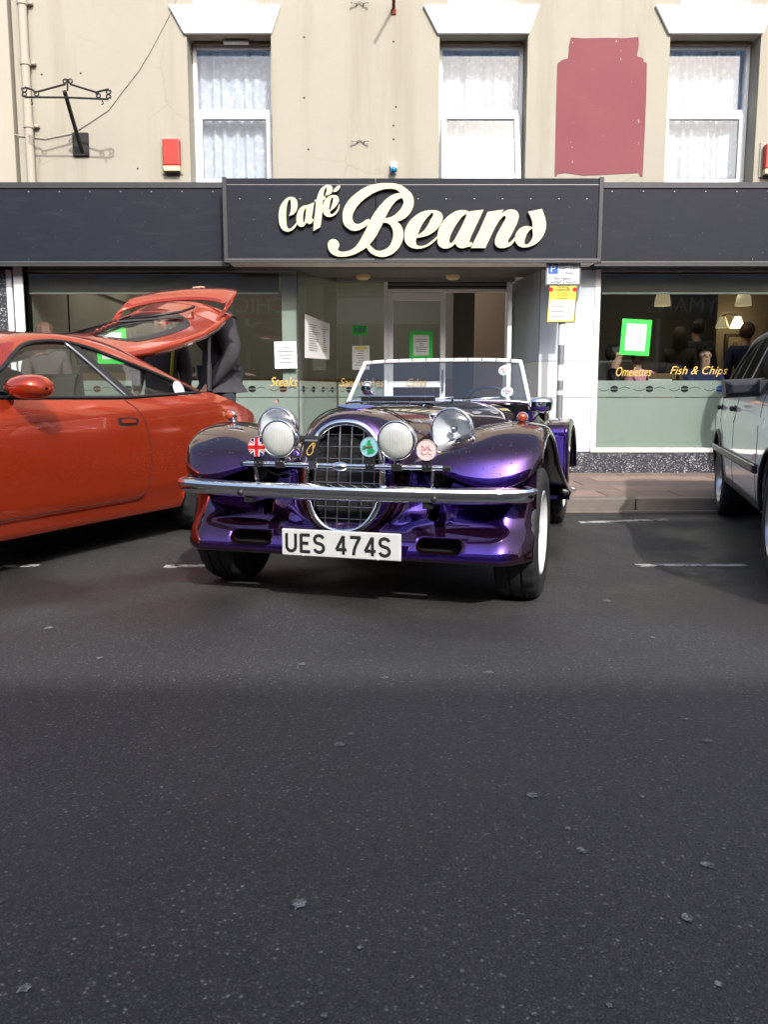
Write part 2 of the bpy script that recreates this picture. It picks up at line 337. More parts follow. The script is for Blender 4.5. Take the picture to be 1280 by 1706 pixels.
class MB:
    def __init__(s): s.v = []; s.f = []; s.mi = []
    def add(s, vs, fs, mi=0):
        n = len(s.v); s.v += [tuple(v) for v in vs]; s.f += [tuple(i + n for i in f) for f in fs]; s.mi += [mi] * len(fs); return s
    def box(s, x0, x1, y0, y1, z0, z1, mi=0):
        return s.add([(x0, y0, z0), (x1, y0, z0), (x1, y1, z0), (x0, y1, z0), (x0, y0, z1), (x1, y0, z1), (x1, y1, z1), (x0, y1, z1)],
                     [(0, 3, 2, 1), (4, 5, 6, 7), (0, 1, 5, 4), (1, 2, 6, 5), (2, 3, 7, 6), (3, 0, 4, 7)], mi)
    def bbox(s, x0, x1, y0, y1, z0, z1, b=.004, mi=0):
        """box with chamfered long edges (octagon section on the XZ outline, chamfer toward -Y)"""
        pts = [(x0 + b, z0), (x1 - b, z0), (x1, z0 + b), (x1, z1 - b), (x1 - b, z1), (x0 + b, z1), (x0, z1 - b), (x0, z0 + b)]
        q = [(x0 + 2 * b, z0 + b), (x1 - 2 * b, z0 + b), (x1 - b, z0 + 2 * b), (x1 - b, z1 - 2 * b), (x1 - 2 * b, z1 - b), (x0 + 2 * b, z1 - b), (x0 + b, z1 - 2 * b), (x0 + b, z0 + 2 * b)]
        vs = [(x, y0, z) for x, z in q] + [(x, y0 + b, z) for x, z in pts] + [(x, y1, z) for x, z in pts]
        fs = [tuple(range(8)), tuple(range(23, 15, -1))]
        for r in (0, 8):
            for i in range(8): fs.append((r + i, r + 8 + i, r + 8 + (i + 1) % 8, r + (i + 1) % 8))
        return s.add(vs, fs, mi)
    def prism(s, poly, y0, y1, mi=0):
        """polygon in XZ extruded along Y"""
        n = len(poly)
        vs = [(x, y0, z) for x, z in poly] + [(x, y1, z) for x, z in poly]
        return s.add(vs, [tuple(range(n)), tuple(range(2 * n - 1, n - 1, -1))] + [(i, i + n, (i + 1) % n + n, (i + 1) % n) for i in range(n)], mi)
    def grid(s, rows, cu=False, cv=False, mi=0):
        nr, nc = len(rows), len(rows[0]); fs = []
        for i in range(nr if cu else nr - 1):
            for j in range(nc if cv else nc - 1):
                a, b = i * nc + j, i * nc + (j + 1) % nc; c, d = ((i + 1) % nr) * nc + (j + 1) % nc, ((i + 1) % nr) * nc + j
                fs.append((a, b, c, d))
        return s.add([p for r in rows for p in r], fs, mi)
    def loft(s, rows, nu=4, nv=4, cv=False, mi=0):
        rr = [crom(r, nv, cv) for r in rows]
        cols = [crom([rr[i][j] for i in range(len(rr))], nu) for j in range(len(rr[0]))]
        return s.grid([[c[i] for c in cols] for i in range(len(cols[0]))], cv=cv, mi=mi)
    def lathe(s, prof, o=(0, 0, 0), ax=(0, 0, 1), n=24, mi=0):
        """prof: (radius, along axis)"""
        ax = Vector(ax).normalized(); u = ax.orthogonal().normalized(); w = ax.cross(u); o = Vector(o)
        rows = [[o + ax * h + (u * math.cos(2 * math.pi * k / n) + w * math.sin(2 * math.pi * k / n)) * max(r, 1e-5) for k in range(n)] for r, h in prof]
        return s.grid(rows, cv=True, mi=mi)
    def tube(s, path, r, n=8, caps=True, mi=0):
        path = [Vector(p) for p in path]; m = len(path); rows = []
        prev = None
        for i, p in enumerate(path):
            t = (path[min(i + 1, m - 1)] - path[max(i - 1, 0)]).normalized()
            u = (t.orthogonal() if prev is None else (prev - t * prev.dot(t))).normalized(); prev = u; w = t.cross(u)
            rad = r[i] if isinstance(r, (list, tuple)) else r
            rows.append([p + (u * math.cos(2 * math.pi * k / n) + w * math.sin(2 * math.pi * k / n)) * rad for k in range(n)])
        b = len(s.v); s.grid(rows, cv=True, mi=mi)
        if caps:
            s.f += [tuple(b + k for k in range(n))[::-1], tuple(b + (m - 1) * n + k for k in range(n))]; s.mi += [mi, mi]
        return s
    def ball(s, c, r, n=10, sc=(1, 1, 1), mi=0):
        c = Vector(c); rows = []
        for i in range(n + 1):
            a = math.pi * i / n
            rows.append([c + Vector((math.sin(a) * math.cos(2 * math.pi * k / (2 * n)) * r * sc[0], math.sin(a) * math.sin(2 * math.pi * k / (2 * n)) * r * sc[1], math.cos(a) * r * sc[2])) for k in range(2 * n)])
        return s.grid(rows, cv=True, mi=mi)
    def xf(s, mat):
        s.v = [tuple(mat @ Vector(v)) for v in s.v]; return s
    def mesh(s, name, merge=True, recalc=True):
        me = bpy.data.meshes.new(name); me.from_pydata(s.v, [], s.f); me.validate()
        if len(me.polygons) == len(s.mi): me.polygons.foreach_set('material_index', s.mi)
        bm = bmesh.new(); bm.from_mesh(me)
        if merge: bmesh.ops.remove_doubles(bm, verts=bm.verts, dist=1e-5)
        if recalc: bmesh.ops.recalc_face_normals(bm, faces=bm.faces)
        bm.to_mesh(me); bm.free(); return me
    def build(s, name, mats, parent=None, world=False, smooth=False):
        return link_mesh(name, s.mesh(name), mats, parent, world, smooth)
def thick(o, t, off=-1.0):
    """give an open sheet real thickness (applied solidify)"""
    md = o.modifiers.new('s', 'SOLIDIFY'); md.thickness = t; md.offset = off
    return apply_mods(o)
def apply_mods(o):
    bpy.context.view_layer.update()
    dg = bpy.context.evaluated_depsgraph_get(); ev = o.evaluated_get(dg)
    me = bpy.data.meshes.new_from_object(ev, depsgraph=dg)
    o.modifiers.clear(); o.data = me; return o
def bevel(o, w, seg=2, ang=35):
    md = o.modifiers.new('b', 'BEVEL'); md.width = w; md.segments = seg; md.limit_method = 'ANGLE'; md.angle_limit = R(ang)
    return apply_mods(o)
def curve_mesh(splines, extrude=0.0, bev=0.0):
    """filled 2-D outline(s): list of lists of (x, y[, corner])"""
    cu = bpy.data.curves.new('c', 'CURVE'); cu.dimensions = '2D'; cu.fill_mode = 'BOTH'; cu.extrude = extrude; cu.resolution_u = 6; cu.bevel_depth = bev
    for pts in splines:
        sp = cu.splines.new('BEZIER'); sp.bezier_points.add(len(pts) - 1); sp.use_cyclic_u = True
        for b, p in zip(sp.bezier_points, pts):
            b.co = (p[0], p[1], 0)
            ht = 'VECTOR' if len(p) > 2 and p[2] else 'AUTO'
            b.handle_left_type = ht; b.handle_right_type = ht
    o = bpy.data.objects.new('c', cu); COL.objects.link(o)
    bpy.context.view_layer.update()
    me = bpy.data.meshes.new_from_object(o.evaluated_get(bpy.context.evaluated_depsgraph_get()))
    bpy.data.objects.remove(o); bpy.data.curves.remove(cu); return me
def text_mesh(body, size=1.0, shear=0.0, off=0.0, extrude=0.0, align='CENTER', width=None, height=None, spacing=1.0):
    cu = bpy.data.curves.new('t', 'FONT'); cu.body = body; cu.size = size; cu.shear = shear; cu.offset = off; cu.extrude = extrude
    cu.align_x = align; cu.resolution_u = 3; cu.space_character = spacing
    o = bpy.data.objects.new('t', cu); COL.objects.link(o); bpy.context.view_layer.update()
    me = bpy.data.meshes.new_from_object(o.evaluated_get(bpy.context.evaluated_depsgraph_get()))
    bpy.data.objects.remove(o); bpy.data.curves.remove(cu)
    if me.vertices and (width or height):
        xs = [v.co.x for v in me.vertices]; ys = [v.co.y for v in me.vertices]
        w, hh = max(xs) - min(xs), max(ys) - min(ys); cx, cy = (max(xs) + min(xs)) / 2, (max(ys) + min(ys)) / 2
        sx = width / w if width else height / hh; sy = height / hh if height else sx
        for v in me.vertices: v.co.x = (v.co.x - cx) * sx; v.co.y = (v.co.y - cy) * sy
    return me
def flat_on_wall(me, x, y, z, name, mat, parent, world=True, mirror=1, extra=None):
    """2-D mesh laid upright at (x, y, z) facing -Y"""
    mt = Matrix.Translation((x, y, z)) @ (extra or Matrix.Identity(4)) @ Matrix.Rotation(R(90), 4, 'X')
    me.transform(mt); return link_mesh(name, me, mat, parent, world)
_S, _C = math.sin(PITCH), math.cos(PITCH)
def W(px, py, Y):
    """photo pixel -> (X, Z) on the upright plane at depth Y"""
    u = (px - 640) / FPX; v = (853 - py) / FPX; dy = _C + v * _S; t = Y / dy
    return (u * t, CAMZ + (-_S + v * _C) * t)
def G(px, py, z=0.0):
    u = (px - 640) / FPX; v = (853 - py) / FPX; t = (z - CAMZ) / (-_S + v * _C)
    return (u * t, (_C + v * _S) * t)
# ================================================================ SETTING
KY = 6.56; KZ = 0.107                      # kerb face, kerb height
YW, YS, YF1, YF2, YB = 8.75, 8.80, 8.55, 8.35, 9.80   # wall, shopfront, side fascia, centre fascia, recessed back
road = MB().add([(-150, -150, 0), (150, -150, 0), (150, 150, 0), (-150, 150, 0)], [(0, 1, 2, 3)]).build('road', 'asphalt')
tag(road, 'dark wet asphalt road with pale aggregate chips and gum spots', 'road', kind='structure')
def strip(poly, z, name='bay_line', mat='line'):
    MB().add([(x, y, z) for x, y in poly] + [(x, y, z - .003) for x, y in poly], [(0, 1, 2, 3), (7, 6, 5, 4), (0, 4, 5, 1), (1, 5, 6, 2), (2, 6, 7, 3), (3, 7, 4, 0)]).build(name, mat, road)
def line_px(a, b, w):
    (x0, y0), (x1, y1) = G(*a), G(*b); strip([(x0, y0), (x1, y1), (x1, y1 + w), (x0, y0 + w)], .004)
line_px((272, 946), (352, 945), .06); line_px((1062, 944), (1248, 944), .055); line_px((0, 946), (62, 944), .05)
line_px((968, 872), (1115, 867), .07);
def blob(px, py, rx, seed):
    rnd = random.Random(seed); x, y = G(px, py); n = 13
    pts = [(x + rx * (0.55 + .6 * rnd.random()) * math.cos(2 * math.pi * k / n), y + rx * 1.1 * (.55 + .6 * rnd.random()) * math.sin(2 * math.pi * k / n)) for k in range(n)]
    MB().add([(x, y, .005)] + [(a, b, .003) for a, b in pts], [(0, 1 + k, 1 + (k + 1) % n) for k in range(n)]).build('gum_spot', 'gum', road)
for i, (px, py, r) in enumerate(((566, 1241, .020), (584, 1224, .014), (597, 1247, .006), (889, 1326, .021), (969, 1418, .018), (497, 1508, .022), (1146, 1531, .017), (40, 1649, .018),
                                 (1015, 1676, .010), (891, 1692, .007), (815, 1121, .022), (642, 1130, .018), (80, 1047, .03), (305, 1215, .012), (443, 1279, .008), (1070, 1329, .010),
                                 (852, 1179, .010), (1178, 1235, .018), (2, 1503, .010), (1088, 1063, .02), (1012, 1002, .03), (166, 1097, .02), (1195, 952, .04), (1142, 1199, .011), (1198, 1641, .009), (947, 1382, .01),
                                 (1180, 1442, .018), (503, 1107, .02), (268, 1313, .01), (600, 1580, .008), (832, 1312, .007), (405, 1288, .008), (123, 1567, .006), (540, 1694, .008))):
    blob(px, py, r * .7, i)
pav = MB().box(-40, 40, KY + .06, YS + 30, .004, KZ - .014).build('pavement', 'joint'); tag(pav, 'brown paved footway in front of the cafe', 'pavement', kind='structure')
channel = MB().box(-40, 40, KY - .07, KY, -.02, .012).build('kerb_channel', 'kerb1', pav)
for i in range(-12, 13):                                        # kerb stones
    x0 = 1.985 + .915 * i
    me = MB().box(x0 + .004, x0 + .911, KY, KY + .125, 0.001, KZ).mesh('kerb_stone')
    o = link_mesh('kerb_stone', me, 'kerb%d' % (i % 3), pav); bevel(o, .012, 2)
slab_me = {}
for r_ in range(5):
    for i in range(-9, 10):
        x0 = .22 * (r_ % 2) + .60 * i; y0 = KY + .131 + r_ * .42
        y1 = min(y0 + .412, YS - .003)
        if r_ == 0: y0, y1 = KY + .131, KY + .131 + .40
        k = (y1 - y0 > .3, (r_ * 7 + i * 3 + (i * i) % 5) % 4, r_ == 4)
        if k not in slab_me:
            m_ = MB().bbox(0, .592, -KZ, -KZ + .03, 0, y1 - y0, .003); m_.xf(Matrix(((1, 0, 0, 0), (0, 0, 1, 0), (0, -1, 0, 0), (0, 0, 0, 1)))); me = m_.mesh('paving_slab'); me.materials.append(M['slab%d' % k[1]]); slab_me[k] = me
        o = bpy.data.objects.new('paving_slab', slab_me[k]); COL.objects.link(o); o.parent = pav; o.location = (x0, y0, random.uniform(-.002, .001))

# ================================================================ CAFE BUILDING
BX0, BX1 = W(26, 150, YW)[0], 7.2
cafe = thing('cafe_building', (1.4, YW, 0), 'cream rendered cafe with slate grey fascia and white window heads', 'building')
def cb(m, name, mat, smooth=False, parent=None): return m.build(name, mat, parent or cafe, True, smooth)
Z0 = W(640, 306, YF1)[1]; ZTOP = 7.4
zw_top = W(640, 57, YW)[1]; zw_bot = W(640, 304, YW)[1] - .02
def wx(px, y=170): return W(px, y, YW)[0]
wins = [(wx(314), wx(453)), (wx(732), wx(878)), (wx(1113), wx(1263)), (wx(1500), wx(1640))]
def wall_cells(m, xs0, xs1, z0, z1, holes, y, depth):
    xb = sorted({xs0, xs1, *[v for h in holes for v in h[:2]]}); zb = sorted({z0, z1, *[v for h in holes for v in h[2:]]})
    for a, b in zip(xb, xb[1:]):
        for c, d in zip(zb, zb[1:]):
            mx, mz = (a + b) / 2, (c + d) / 2
            if any(h[0] < mx < h[1] and h[2] < mz < h[3] for h in holes): continue
            for yy in (y, y + depth): m.add([(a, yy, c), (b, yy, c), (b, yy, d), (a, yy, d)], [(0, 1, 2, 3)])
    for a, b, c, d in holes:
        m.add([(a, y, c), (a, y + depth, c), (a, y + depth, d), (a, y, d)], [(0, 1, 2, 3)]); m.add([(b, y, c), (b, y + depth, c), (b, y + depth, d), (b, y, d)], [(0, 1, 2, 3)])
        m.add([(a, y, c), (b, y, c), (b, y + depth, c), (a, y + depth, c)], [(0, 1, 2, 3)]); m.add([(a, y, d), (b, y, d), (b, y + depth, d), (a, y + depth, d)], [(0, 1, 2, 3)])
    return m
m = wall_cells(MB(), BX0, BX1, Z0 - .75, ZTOP, [(a, b, zw_bot, zw_top) for a, b in wins], YW, .32)
m.add([(BX0, YW, Z0 - .75), (BX0, YW + 6, Z0 - .75), (BX0, YW + 6, ZTOP), (BX0, YW, ZTOP)], [(0, 1, 2, 3)])
m.add([(BX1, YW, 0), (BX1, YW + 6, 0), (BX1, YW + 6, ZTOP), (BX1, YW, ZTOP)], [(0, 1, 2, 3)])
m.add([(BX0, YW, ZTOP), (BX1, YW, ZTOP), (BX1, YW + 6, ZTOP), (BX0, YW + 6, ZTOP)], [(0, 1, 2, 3)])
cb(m, 'wall', 'cream')
# white window heads
for i, (a, b) in enumerate(wins):
    zt = W(640, 8, YW - .03)[1]; zt2 = zt + .10; zb_ = zw_top - .004
    e = .125
    poly = [(a - .02, zb_), (b + .01, zb_), (b + e - .02, zt), (b - .12, zt + .002), (b - .13, zt + .03), (b - .3, zt + .035), (b - .3, zt2), (a + .26, zt2), (a + .26, zt + .045), (a + .08, zt + .04), (a + .07, zt + .002), (a - e - .04, zt)]
    o = cb(MB().prism(poly, YW - .035, YW - .001), 'window_head', 'white'); bevel(o, .006, 1)
# windows
def curtain(x0, x1, z0, z1, y, seed, parent):
    rnd = random.Random(seed); n = 90; ph = [rnd.uniform(0, 6.28) for _ in range(4)]
    rows = []
    for zi in range(7):
        t = zi / 6; z = z0 + (z1 - z0) * t
        rows.append([(x0 + (x1 - x0) * k / n, y + (.022 + .01 * (1 - t)) * math.sin(k * (.55 + .13 * seed) + ph[0] + (.3 + .5 * seed) * math.sin(k * .11 + ph[1]) + .12 * t) * (.6 + .5 * math.sin(k * .23 + ph[3])) + .012 * math.sin(k * .31 + ph[2]), z) for k in range(n + 1)])
    return MB().grid(rows).build('net_curtain', 'net', parent, True, True)
for i, (a, b) in enumerate(wins):
    yf = YW + .215; zt = zw_top; zb_ = zw_bot + .015; fw = .045
    zm = W(640, 188, yf)[1]
    wf = MB()
    for bx in ((a + .004, a + fw, zb_, zt - .004), (b - fw, b - .004, zb_, zt - .004)): wf.bbox(bx[0], bx[1], yf, yf + .06, bx[2], bx[3], .005)
    wf.bbox(a + fw, b - fw, yf + .001, yf + .06, zt - .05, zt - .004, .005); wf.bbox(a + fw, b - fw, yf + .001, yf + .06, zm - .03, zm + .03, .005); wf.bbox(a + fw, b - fw, yf + .001, yf + .06, zb_, zb_ + .05, .005)
    frame = cb(wf, 'window_frame', 'upvc')
    MB().box(a + fw, b - fw, yf + .03, yf + .036, zm + .03, zt - .05).build('pane', 'winglass', frame, True)
    MB().box(a + fw, b - fw, yf + .028, yf + .03, zm + .03, zm + .034).build('bead', 'darktrim', frame, True)
    sw = .055; sx0, sx1, sz0, sz1 = a + fw - .012, b - fw + .012, zb_ + .035, zm - .012
    sash = MB(); yq = yf - .018
    sash.bbox(sx0, sx0 + sw, yq, yq + .05, sz0, sz1, .006); sash.bbox(sx1 - sw, sx1, yq, yq + .05, sz0, sz1, .006)
    sash.bbox(sx0 + sw, sx1 - sw, yq + .001, yq + .05, sz1 - sw, sz1, .006); sash.bbox(sx0 + sw, sx1 - sw, yq + .001, yq + .05, sz0, sz0 + sw, .006)
    pane = MB().box(sx0 + sw, sx1 - sw, yq + .02, yq + .026, sz0 + sw, sz1 - sw)
    bead = MB()
    for q in ((sx0 + sw, sx1 - sw, sz1 - sw - .004, sz1 - sw), (sx0 + sw, sx1 - sw, sz0 + sw, sz0 + sw + .004), (sx0 + sw, sx0 + sw + .004, sz0 + sw + .004, sz1 - sw - .004), (sx1 - sw - .004, sx1 - sw, sz0 + sw + .004, sz1 - sw - .004)): bead.box(q[0], q[1], yq + .016, yq + .02, q[2], q[3])
    if i == 1:
        rot = Matrix.Translation((0, yq, sz1)) @ Matrix.Rotation(R(-13), 4, 'X') @ Matrix.Translation((0, -yq, -sz1))
        for q in (sash, pane, bead): q.xf(rot)
    so_ = cb(sash, 'opening_sash', 'upvc'); pane.build('pane', 'winglass', so_, True); bead.build('bead', 'darktrim', so_, True)
    cu_ = curtain(a - .02, b + .02, zb_ + .02, zt + .12, yf + .14, i, cafe); cu_['label'] = 'patterned white net curtain'
    cb(MB().box(a - .3, b + .3, YW + .33, YW + .34, zb_ - .3, zt + .3), 'inner_wall', 'int_light').location.y = 1.1
    cb(MB().box(a, b, YW + .005, YW + .25, zb_ - .06, zb_ - .002), 'window_sill', 'grime')
    cb(MB().bbox(a + .03, b - .03, YW + .16, YW + .2135, zt - .03, zt - .006, .004), 'head_batten', 'grime')
cb(MB().bbox(W(373, 70, YW + .16)[0], W(415, 70, YW + .16)[0], YW + .1, YW + .158, zw_top - .035, zw_top - .018, .003), 'loose_batten', 'white')
rnd = random.Random(5)
a, b = wins[1]
for k in range(9):                                              # clutter on the open window's sill
    x = a + .06 + k * (b - a - .1) / 9; MB().bbox(x, x + rnd.uniform(.04, .08), YW + .03, YW + .16, zw_bot - .045, zw_bot + rnd.uniform(.0, .03), .005).build('sill_rubble', rnd.choice(['rust', 'grime', 'darktrim', 'cream']), cafe, True)
# red painted patch
pp = [(230, 200), (300, 205), (420, 202), (520, 204), (590, 198), (592, 240), (582, 300), (615, 312), (618, 332), (635, 335), (632, 500), (624, 700), (612, 942), (598, 940), (592, 922), (400, 932), (300, 936), (200, 922), (160, 928), (152, 942), (143, 940), (150, 600), (157, 340), (182, 320), (215, 312), (220, 240)]
cb(MB().prism([W(880 + x / 3.2, y / 3.2, YW) for x, y in pp], YW - .004, YW - .0005), 'painted_patch', 'pinkred')
# fascia
def rivets(m, x0, x1, y, z, step):
    n = int((x1 - x0) / step)
    for k in range(n + 1):
        x = x0 + (x1 - x0) * (k + .5) / (n + 1); m.lathe([(.0, -.006), (.006, -.005), (.009, 0)], (x, y, z), (0, 1, 0), 8)
    return m
zf_t, zf_b = W(640, 306, YF1)[1], W(640, 438, YF1)[1]
cf_t, cf_b = W(640, 297, YF2)[1], W(640, 433, YF2)[1]
cx0, cx1 = W(375, 360, YF2)[0], W(1001, 360, YF2)[0]
for nm, x0, x1 in (('l', BX0 - 1.2, cx0 - .002), ('r', cx1 + .002, BX1)):
    segs = [(x0, x1)] if nm == 'l' else [(x0, x0 + 2.44), (x0 + 2.446, x1)]
    for a, b in segs:
        p = cb(MB().bbox(a, b, YF1, YW + .1, zf_b, zf_t, .004), 'fascia_panel', 'slate')
        MB().bbox(a, b, YF1 - .012, YF1 - .001, zf_t - .045, zf_t + .012, .003).build('top_trim', 'darktrim', p, True)
        MB().bbox(a, b, YF1 - .010, YF1 - .001, zf_b - .035, zf_b + .018, .003).build('bottom_trim', 'darktrim', p, True)
        MB().box(a, b, YF1 - .0155, YF1 - .0125, zf_b + .004, zf_b + .009).build('bottom_bead', 'alu', p, True)
        rivets(MB(), a, b, YF1 - .001, zf_t - .075, .31).build('rivet_row', 'alu', p, True)['kind'] = 'stuff'
cj = (cx0, W(626, 360, YF2)[0], cx1)
for a, b in ((cj[0], cj[1] - .002), (cj[1] + .002, cj[2])):
    p = cb(MB().bbox(a, b, YF2, YW + .1, cf_b, cf_t, .003), 'fascia_panel', 'slate')
    MB().box(a, b, YF2 - .004, YF2 - .0005, cf_t - .062, cf_t - .056).build('top_bead', 'alu', p, True)
    MB().bbox(a, b, YF2 - .010, YF2 - .001, cf_b - .03, cf_b + .016, .003).build('bottom_trim', 'darktrim', p, True)
    MB().box(a, b, YF2 - .0145, YF2 - .0125, cf_b + .002, cf_b + .007).build('bottom_bead', 'alu', p, True)
    rivets(MB(), a, b, YF2 - .001, cf_t - .19, .29).build('rivet_row', 'alu', p, True)['kind'] = 'stuff'
for x in (cx0, cx1): cb(MB().bbox(x - .022, x + .022, YF2 - .012, YF2 + .05, cf_b - .03, cf_t + .01, .005), 'corner_trim', 'darktrim')
# ---- shopfront
zs_t = zf_b - .03                                   # head of the shop windows
zr = W(640, 748, YS)[1]                             # top of the stall riser
xl0, xl1 = W(22, 500, YS)[0], W(497, 560, YS)[0]    # left window
xr0 = W(993, 600, YS)[0]; xr1 = 6.6
xb0, xb1 = W(562, 560, YB)[0], W(850, 560, YB)[0]   # back of the lobby
xp0 = W(897, 600, YS)[0]                            # outer pillar
cb(MB().box(BX0, BX1, YS - .02, YW + .6, zs_t, zf_b - .002), 'head_beam', 'alu')
# stall risers of terrazzo panels
def riser(x0, x1, n):
    for k in range(n):
        a, b = x0 + (x1 - x0) * k / n, x0 + (x1 - x0) * (k + 1) / n
        cb(MB().bbox(a + .001, b - .001, YS - .03, YS + .08, KZ - .02, zr - .035, .003), 'riser_panel', 'terrazzo')
riser(xl0 - 1.4, xl1, 7); riser(xp0, xr1, 7)
cb(MB().bbox(xl0 - 1.4, xl0 - .06, YS - .025, YS + .1, zr - .03, zs_t, .003), 'terrazzo_pier', 'terrazzo')
# left window frame and glass
def sill(x0, x1): cb(MB().bbox(x0, x1, YS - .045, YS + .06, zr - .034, zr + .012, .005), 'window_sill', 'soffit')
sill(xl0 - .04, xl1); sill(xr0 - .03, xr1)
cb(MB().bbox(xl0 - .055, xl0, YS - .03, YS + .06, zr + .013, zs_t - .001, .005), 'window_post', 'upvc')
cb(MB().bbox(xr0 - .035, xr0 + .02, YS - .035, YS + .06, zr + .013, zs_t - .001, .005), 'window_post', 'upvc')
gl = cb(MB().box(xl0 + .001, xl1 - .002, YS, YS + .008, zr + .013, zs_t - .02), 'shop_window', 'shopglass'); gl['label'] = 'left shop window with gold lettering'
gr = cb(MB().box(xr0 + .021, xr1, YS, YS + .008, zr + .013, zs_t - .02), 'shop_window', 'shopglass')
for a, b in ((xl0, xl1), (xr0 + .021, xr1)): cb(MB().bbox(a, b, YS - .02, YS + .04, zs_t - .02, zs_t - .001, .004), 'window_head_bar', 'alu')
# splayed glass into the lobby and the back screen
zl = W(640, 467, YB)[1]                             # lobby ceiling at the back
def upright(x0, y0, x1, y1, z0, z1, t, name, mat, parent=None, thickdir=1):
    d = Vector((x1 - x0, y1 - y0, 0)).normalized(); n = Vector((-d.y, d.x, 0)) * t
    return cb(MB().add([(x0, y0, z0), (x1, y1, z0), (x1 + n.x, y1 + n.y, z0), (x0 + n.x, y0 + n.y, z0), (x0, y0, z1), (x1, y1, z1), (x1 + n.x, y1 + n.y, z1), (x0 + n.x, y0 + n.y, z1)],
                       [(0, 3, 2, 1), (4, 5, 6, 7), (0, 1, 5, 4), (1, 2, 6, 5), (2, 3, 7, 6), (3, 0, 4, 7)]), name, mat, parent=parent)
gs = upright(xl1, YS + .004, xb0, YB, zr + .013, zl - .02, .008, 'shop_window', 'shopglass')
upright(xl1, YS + .012, xb0 - .002, YB, KZ, zr + .011, .06, 'riser_panel', 'terrazzo')
upright(xl1, YS + .01, xb0, YB, zl - .019, zl + .05, .05, 'window_head_bar', 'alu')
cb(MB().box(xl1 - .006, xl1 + .002, YS - .004, YS + .004, zr + .013, zs_t - .02), 'glass_joint', 'darktrim')
xd0, xd1 = W(643, 560, YB)[0], W(846, 560, YB)[0]
xg1 = W(742, 560, YB)[0]
cb(MB().box(xb0 + .004, xd0 - .022, YB, YB + .008, zr + .013, zl - .02), 'shop_window', 'shopglass')
cb(MB().bbox(xb0 + .004, xd0 - .022, YB - .02, YB + .06, KZ - .01, zr + .011, .003), 'riser_panel', 'terrazzo')
cb(MB().bbox(xb0 - .01, xd1 + .06, YB - .02, YB + .06, zl - .019, zl + .05, .004), 'lobby_head_bar', 'alu')
cb(MB().bbox(xd0 - .02, xd0 + .022, YB - .03, YB + .06, KZ, zl - .021, .004), 'door_post', 'upvc')
cb(MB().bbox(xd1 - .02, xd1 + .03, YB - .03, YB + .06, KZ, zl - .021, .004), 'door_post', 'upvc')
zd = W(640, 487, YB)[1]
cb(MB().bbox(xd0 + .023, xd1 - .021, YB - .03, YB + .05, zd, zd + .032, .003), 'door_head', 'upvc')
zsl = W(640, 470, YB)[1]
for k in range(4): cb(MB().bbox(xd0 + .023, xd1 - .021, YB - .01 + .004 * (k % 2), YB + .03, zd + .034 + k * .021, zd + .053 + k * .021, .003), 'shutter_slat', 'darktrim' if k % 2 else 'alu')
# door leaf (closed half) and open leaf
def door_leaf(mat4, w):
    h0, h1 = KZ + .01, zd - .004; s = MB(); q = .06
    s.bbox(0, q, 0, .045, h0, h1, .005); s.bbox(w - q, w, 0, .045, h0, h1, .005); s.bbox(q, w - q, .001, .045, h1 - .09, h1, .005); s.bbox(q, w - q, .001, .045, h0, h0 + .2, .005); s.bbox(q, w - q, .001, .045, 1.0, 1.07, .005)
    d = cb(s.xf(mat4), 'door', 'upvc')
    MB().box(q, w - q, .018, .026, 1.07, h1 - .09).xf(mat4).build('pane', 'shopglass', d, True); MB().box(q, w - q, .018, .026, h0 + .2, 1.0).xf(mat4).build('pane', 'shopglass', d, True)
    MB().tube([(w - .03, -.03, .95), (w - .03, -.03, 1.2)], .011).xf(mat4).build('door_handle', 'steel', d, True)
    return d
door_leaf(Matrix.Translation((xd0 + .024, YB - .015, 0)), xg1 - xd0 - .02)
door_leaf(Matrix.Translation((xd1 - .024, YB - .04, 0)) @ Matrix.Rotation(R(-97), 4, 'Z'), .72)
# right side of the lobby and outer pillar, gloss panels in two tones
zp = [KZ + .0, W(640, 662, YS)[1], W(640, 602, YS)[1], zs_t - .003]
for k, mt in enumerate(('greypanel', 'whitepanel', 'greypanel')):
    z0, z1 = zp[k] + (zr - .03 - KZ if k == 0 else 0), zp[k + 1]
    cb(MB().bbox(xp0 + .002, xr0 - .037, YS - .03, YS + .03, z0 + .002, z1 - .002, .002), 'cladding_panel', mt)
    upright(xp0, YS - .028, xd1 + .032, YB - .03, z0 + .002, z1 - .002, -.05, 'cladding_panel', mt)
cb(MB().box(xp0 + .02, xr0 - .05, YS + .031, YS + .25, KZ, zs_t), 'pillar_core', 'int_light')
cb(MB().bbox(xp0 - .004, xp0 + .004, YS - .036, YS - .026, KZ, zs_t, .001), 'corner_bead', 'alu')
# lobby soffit
sof = MB(); y0, y1 = YF2 + .02, YB
za = cf_b - .004
sof.add([(cx0, y0, za), (cx1, y0, za), (cx1, YS - .05, za), (cx0, YS - .05, za), (xd1 + .1, y1, zl + .05), (xb0 - .05, y1, zl + .05)], [(0, 1, 2, 3), (3, 2, 4, 5)])
sof.add([(cx0, y0, za + .05), (cx1, y0, za + .05), (cx1, YB + .1, za + .2), (cx0, YB + .1, za + .2)], [(0, 1, 2, 3)])
cb(sof, 'lobby_soffit', 'soffit')
cb(MB().box(xb0 - .3, xp0 + .2, YS, YB + 1.5, KZ - .09, KZ + .002), 'lobby_floor', 'bouncetile')
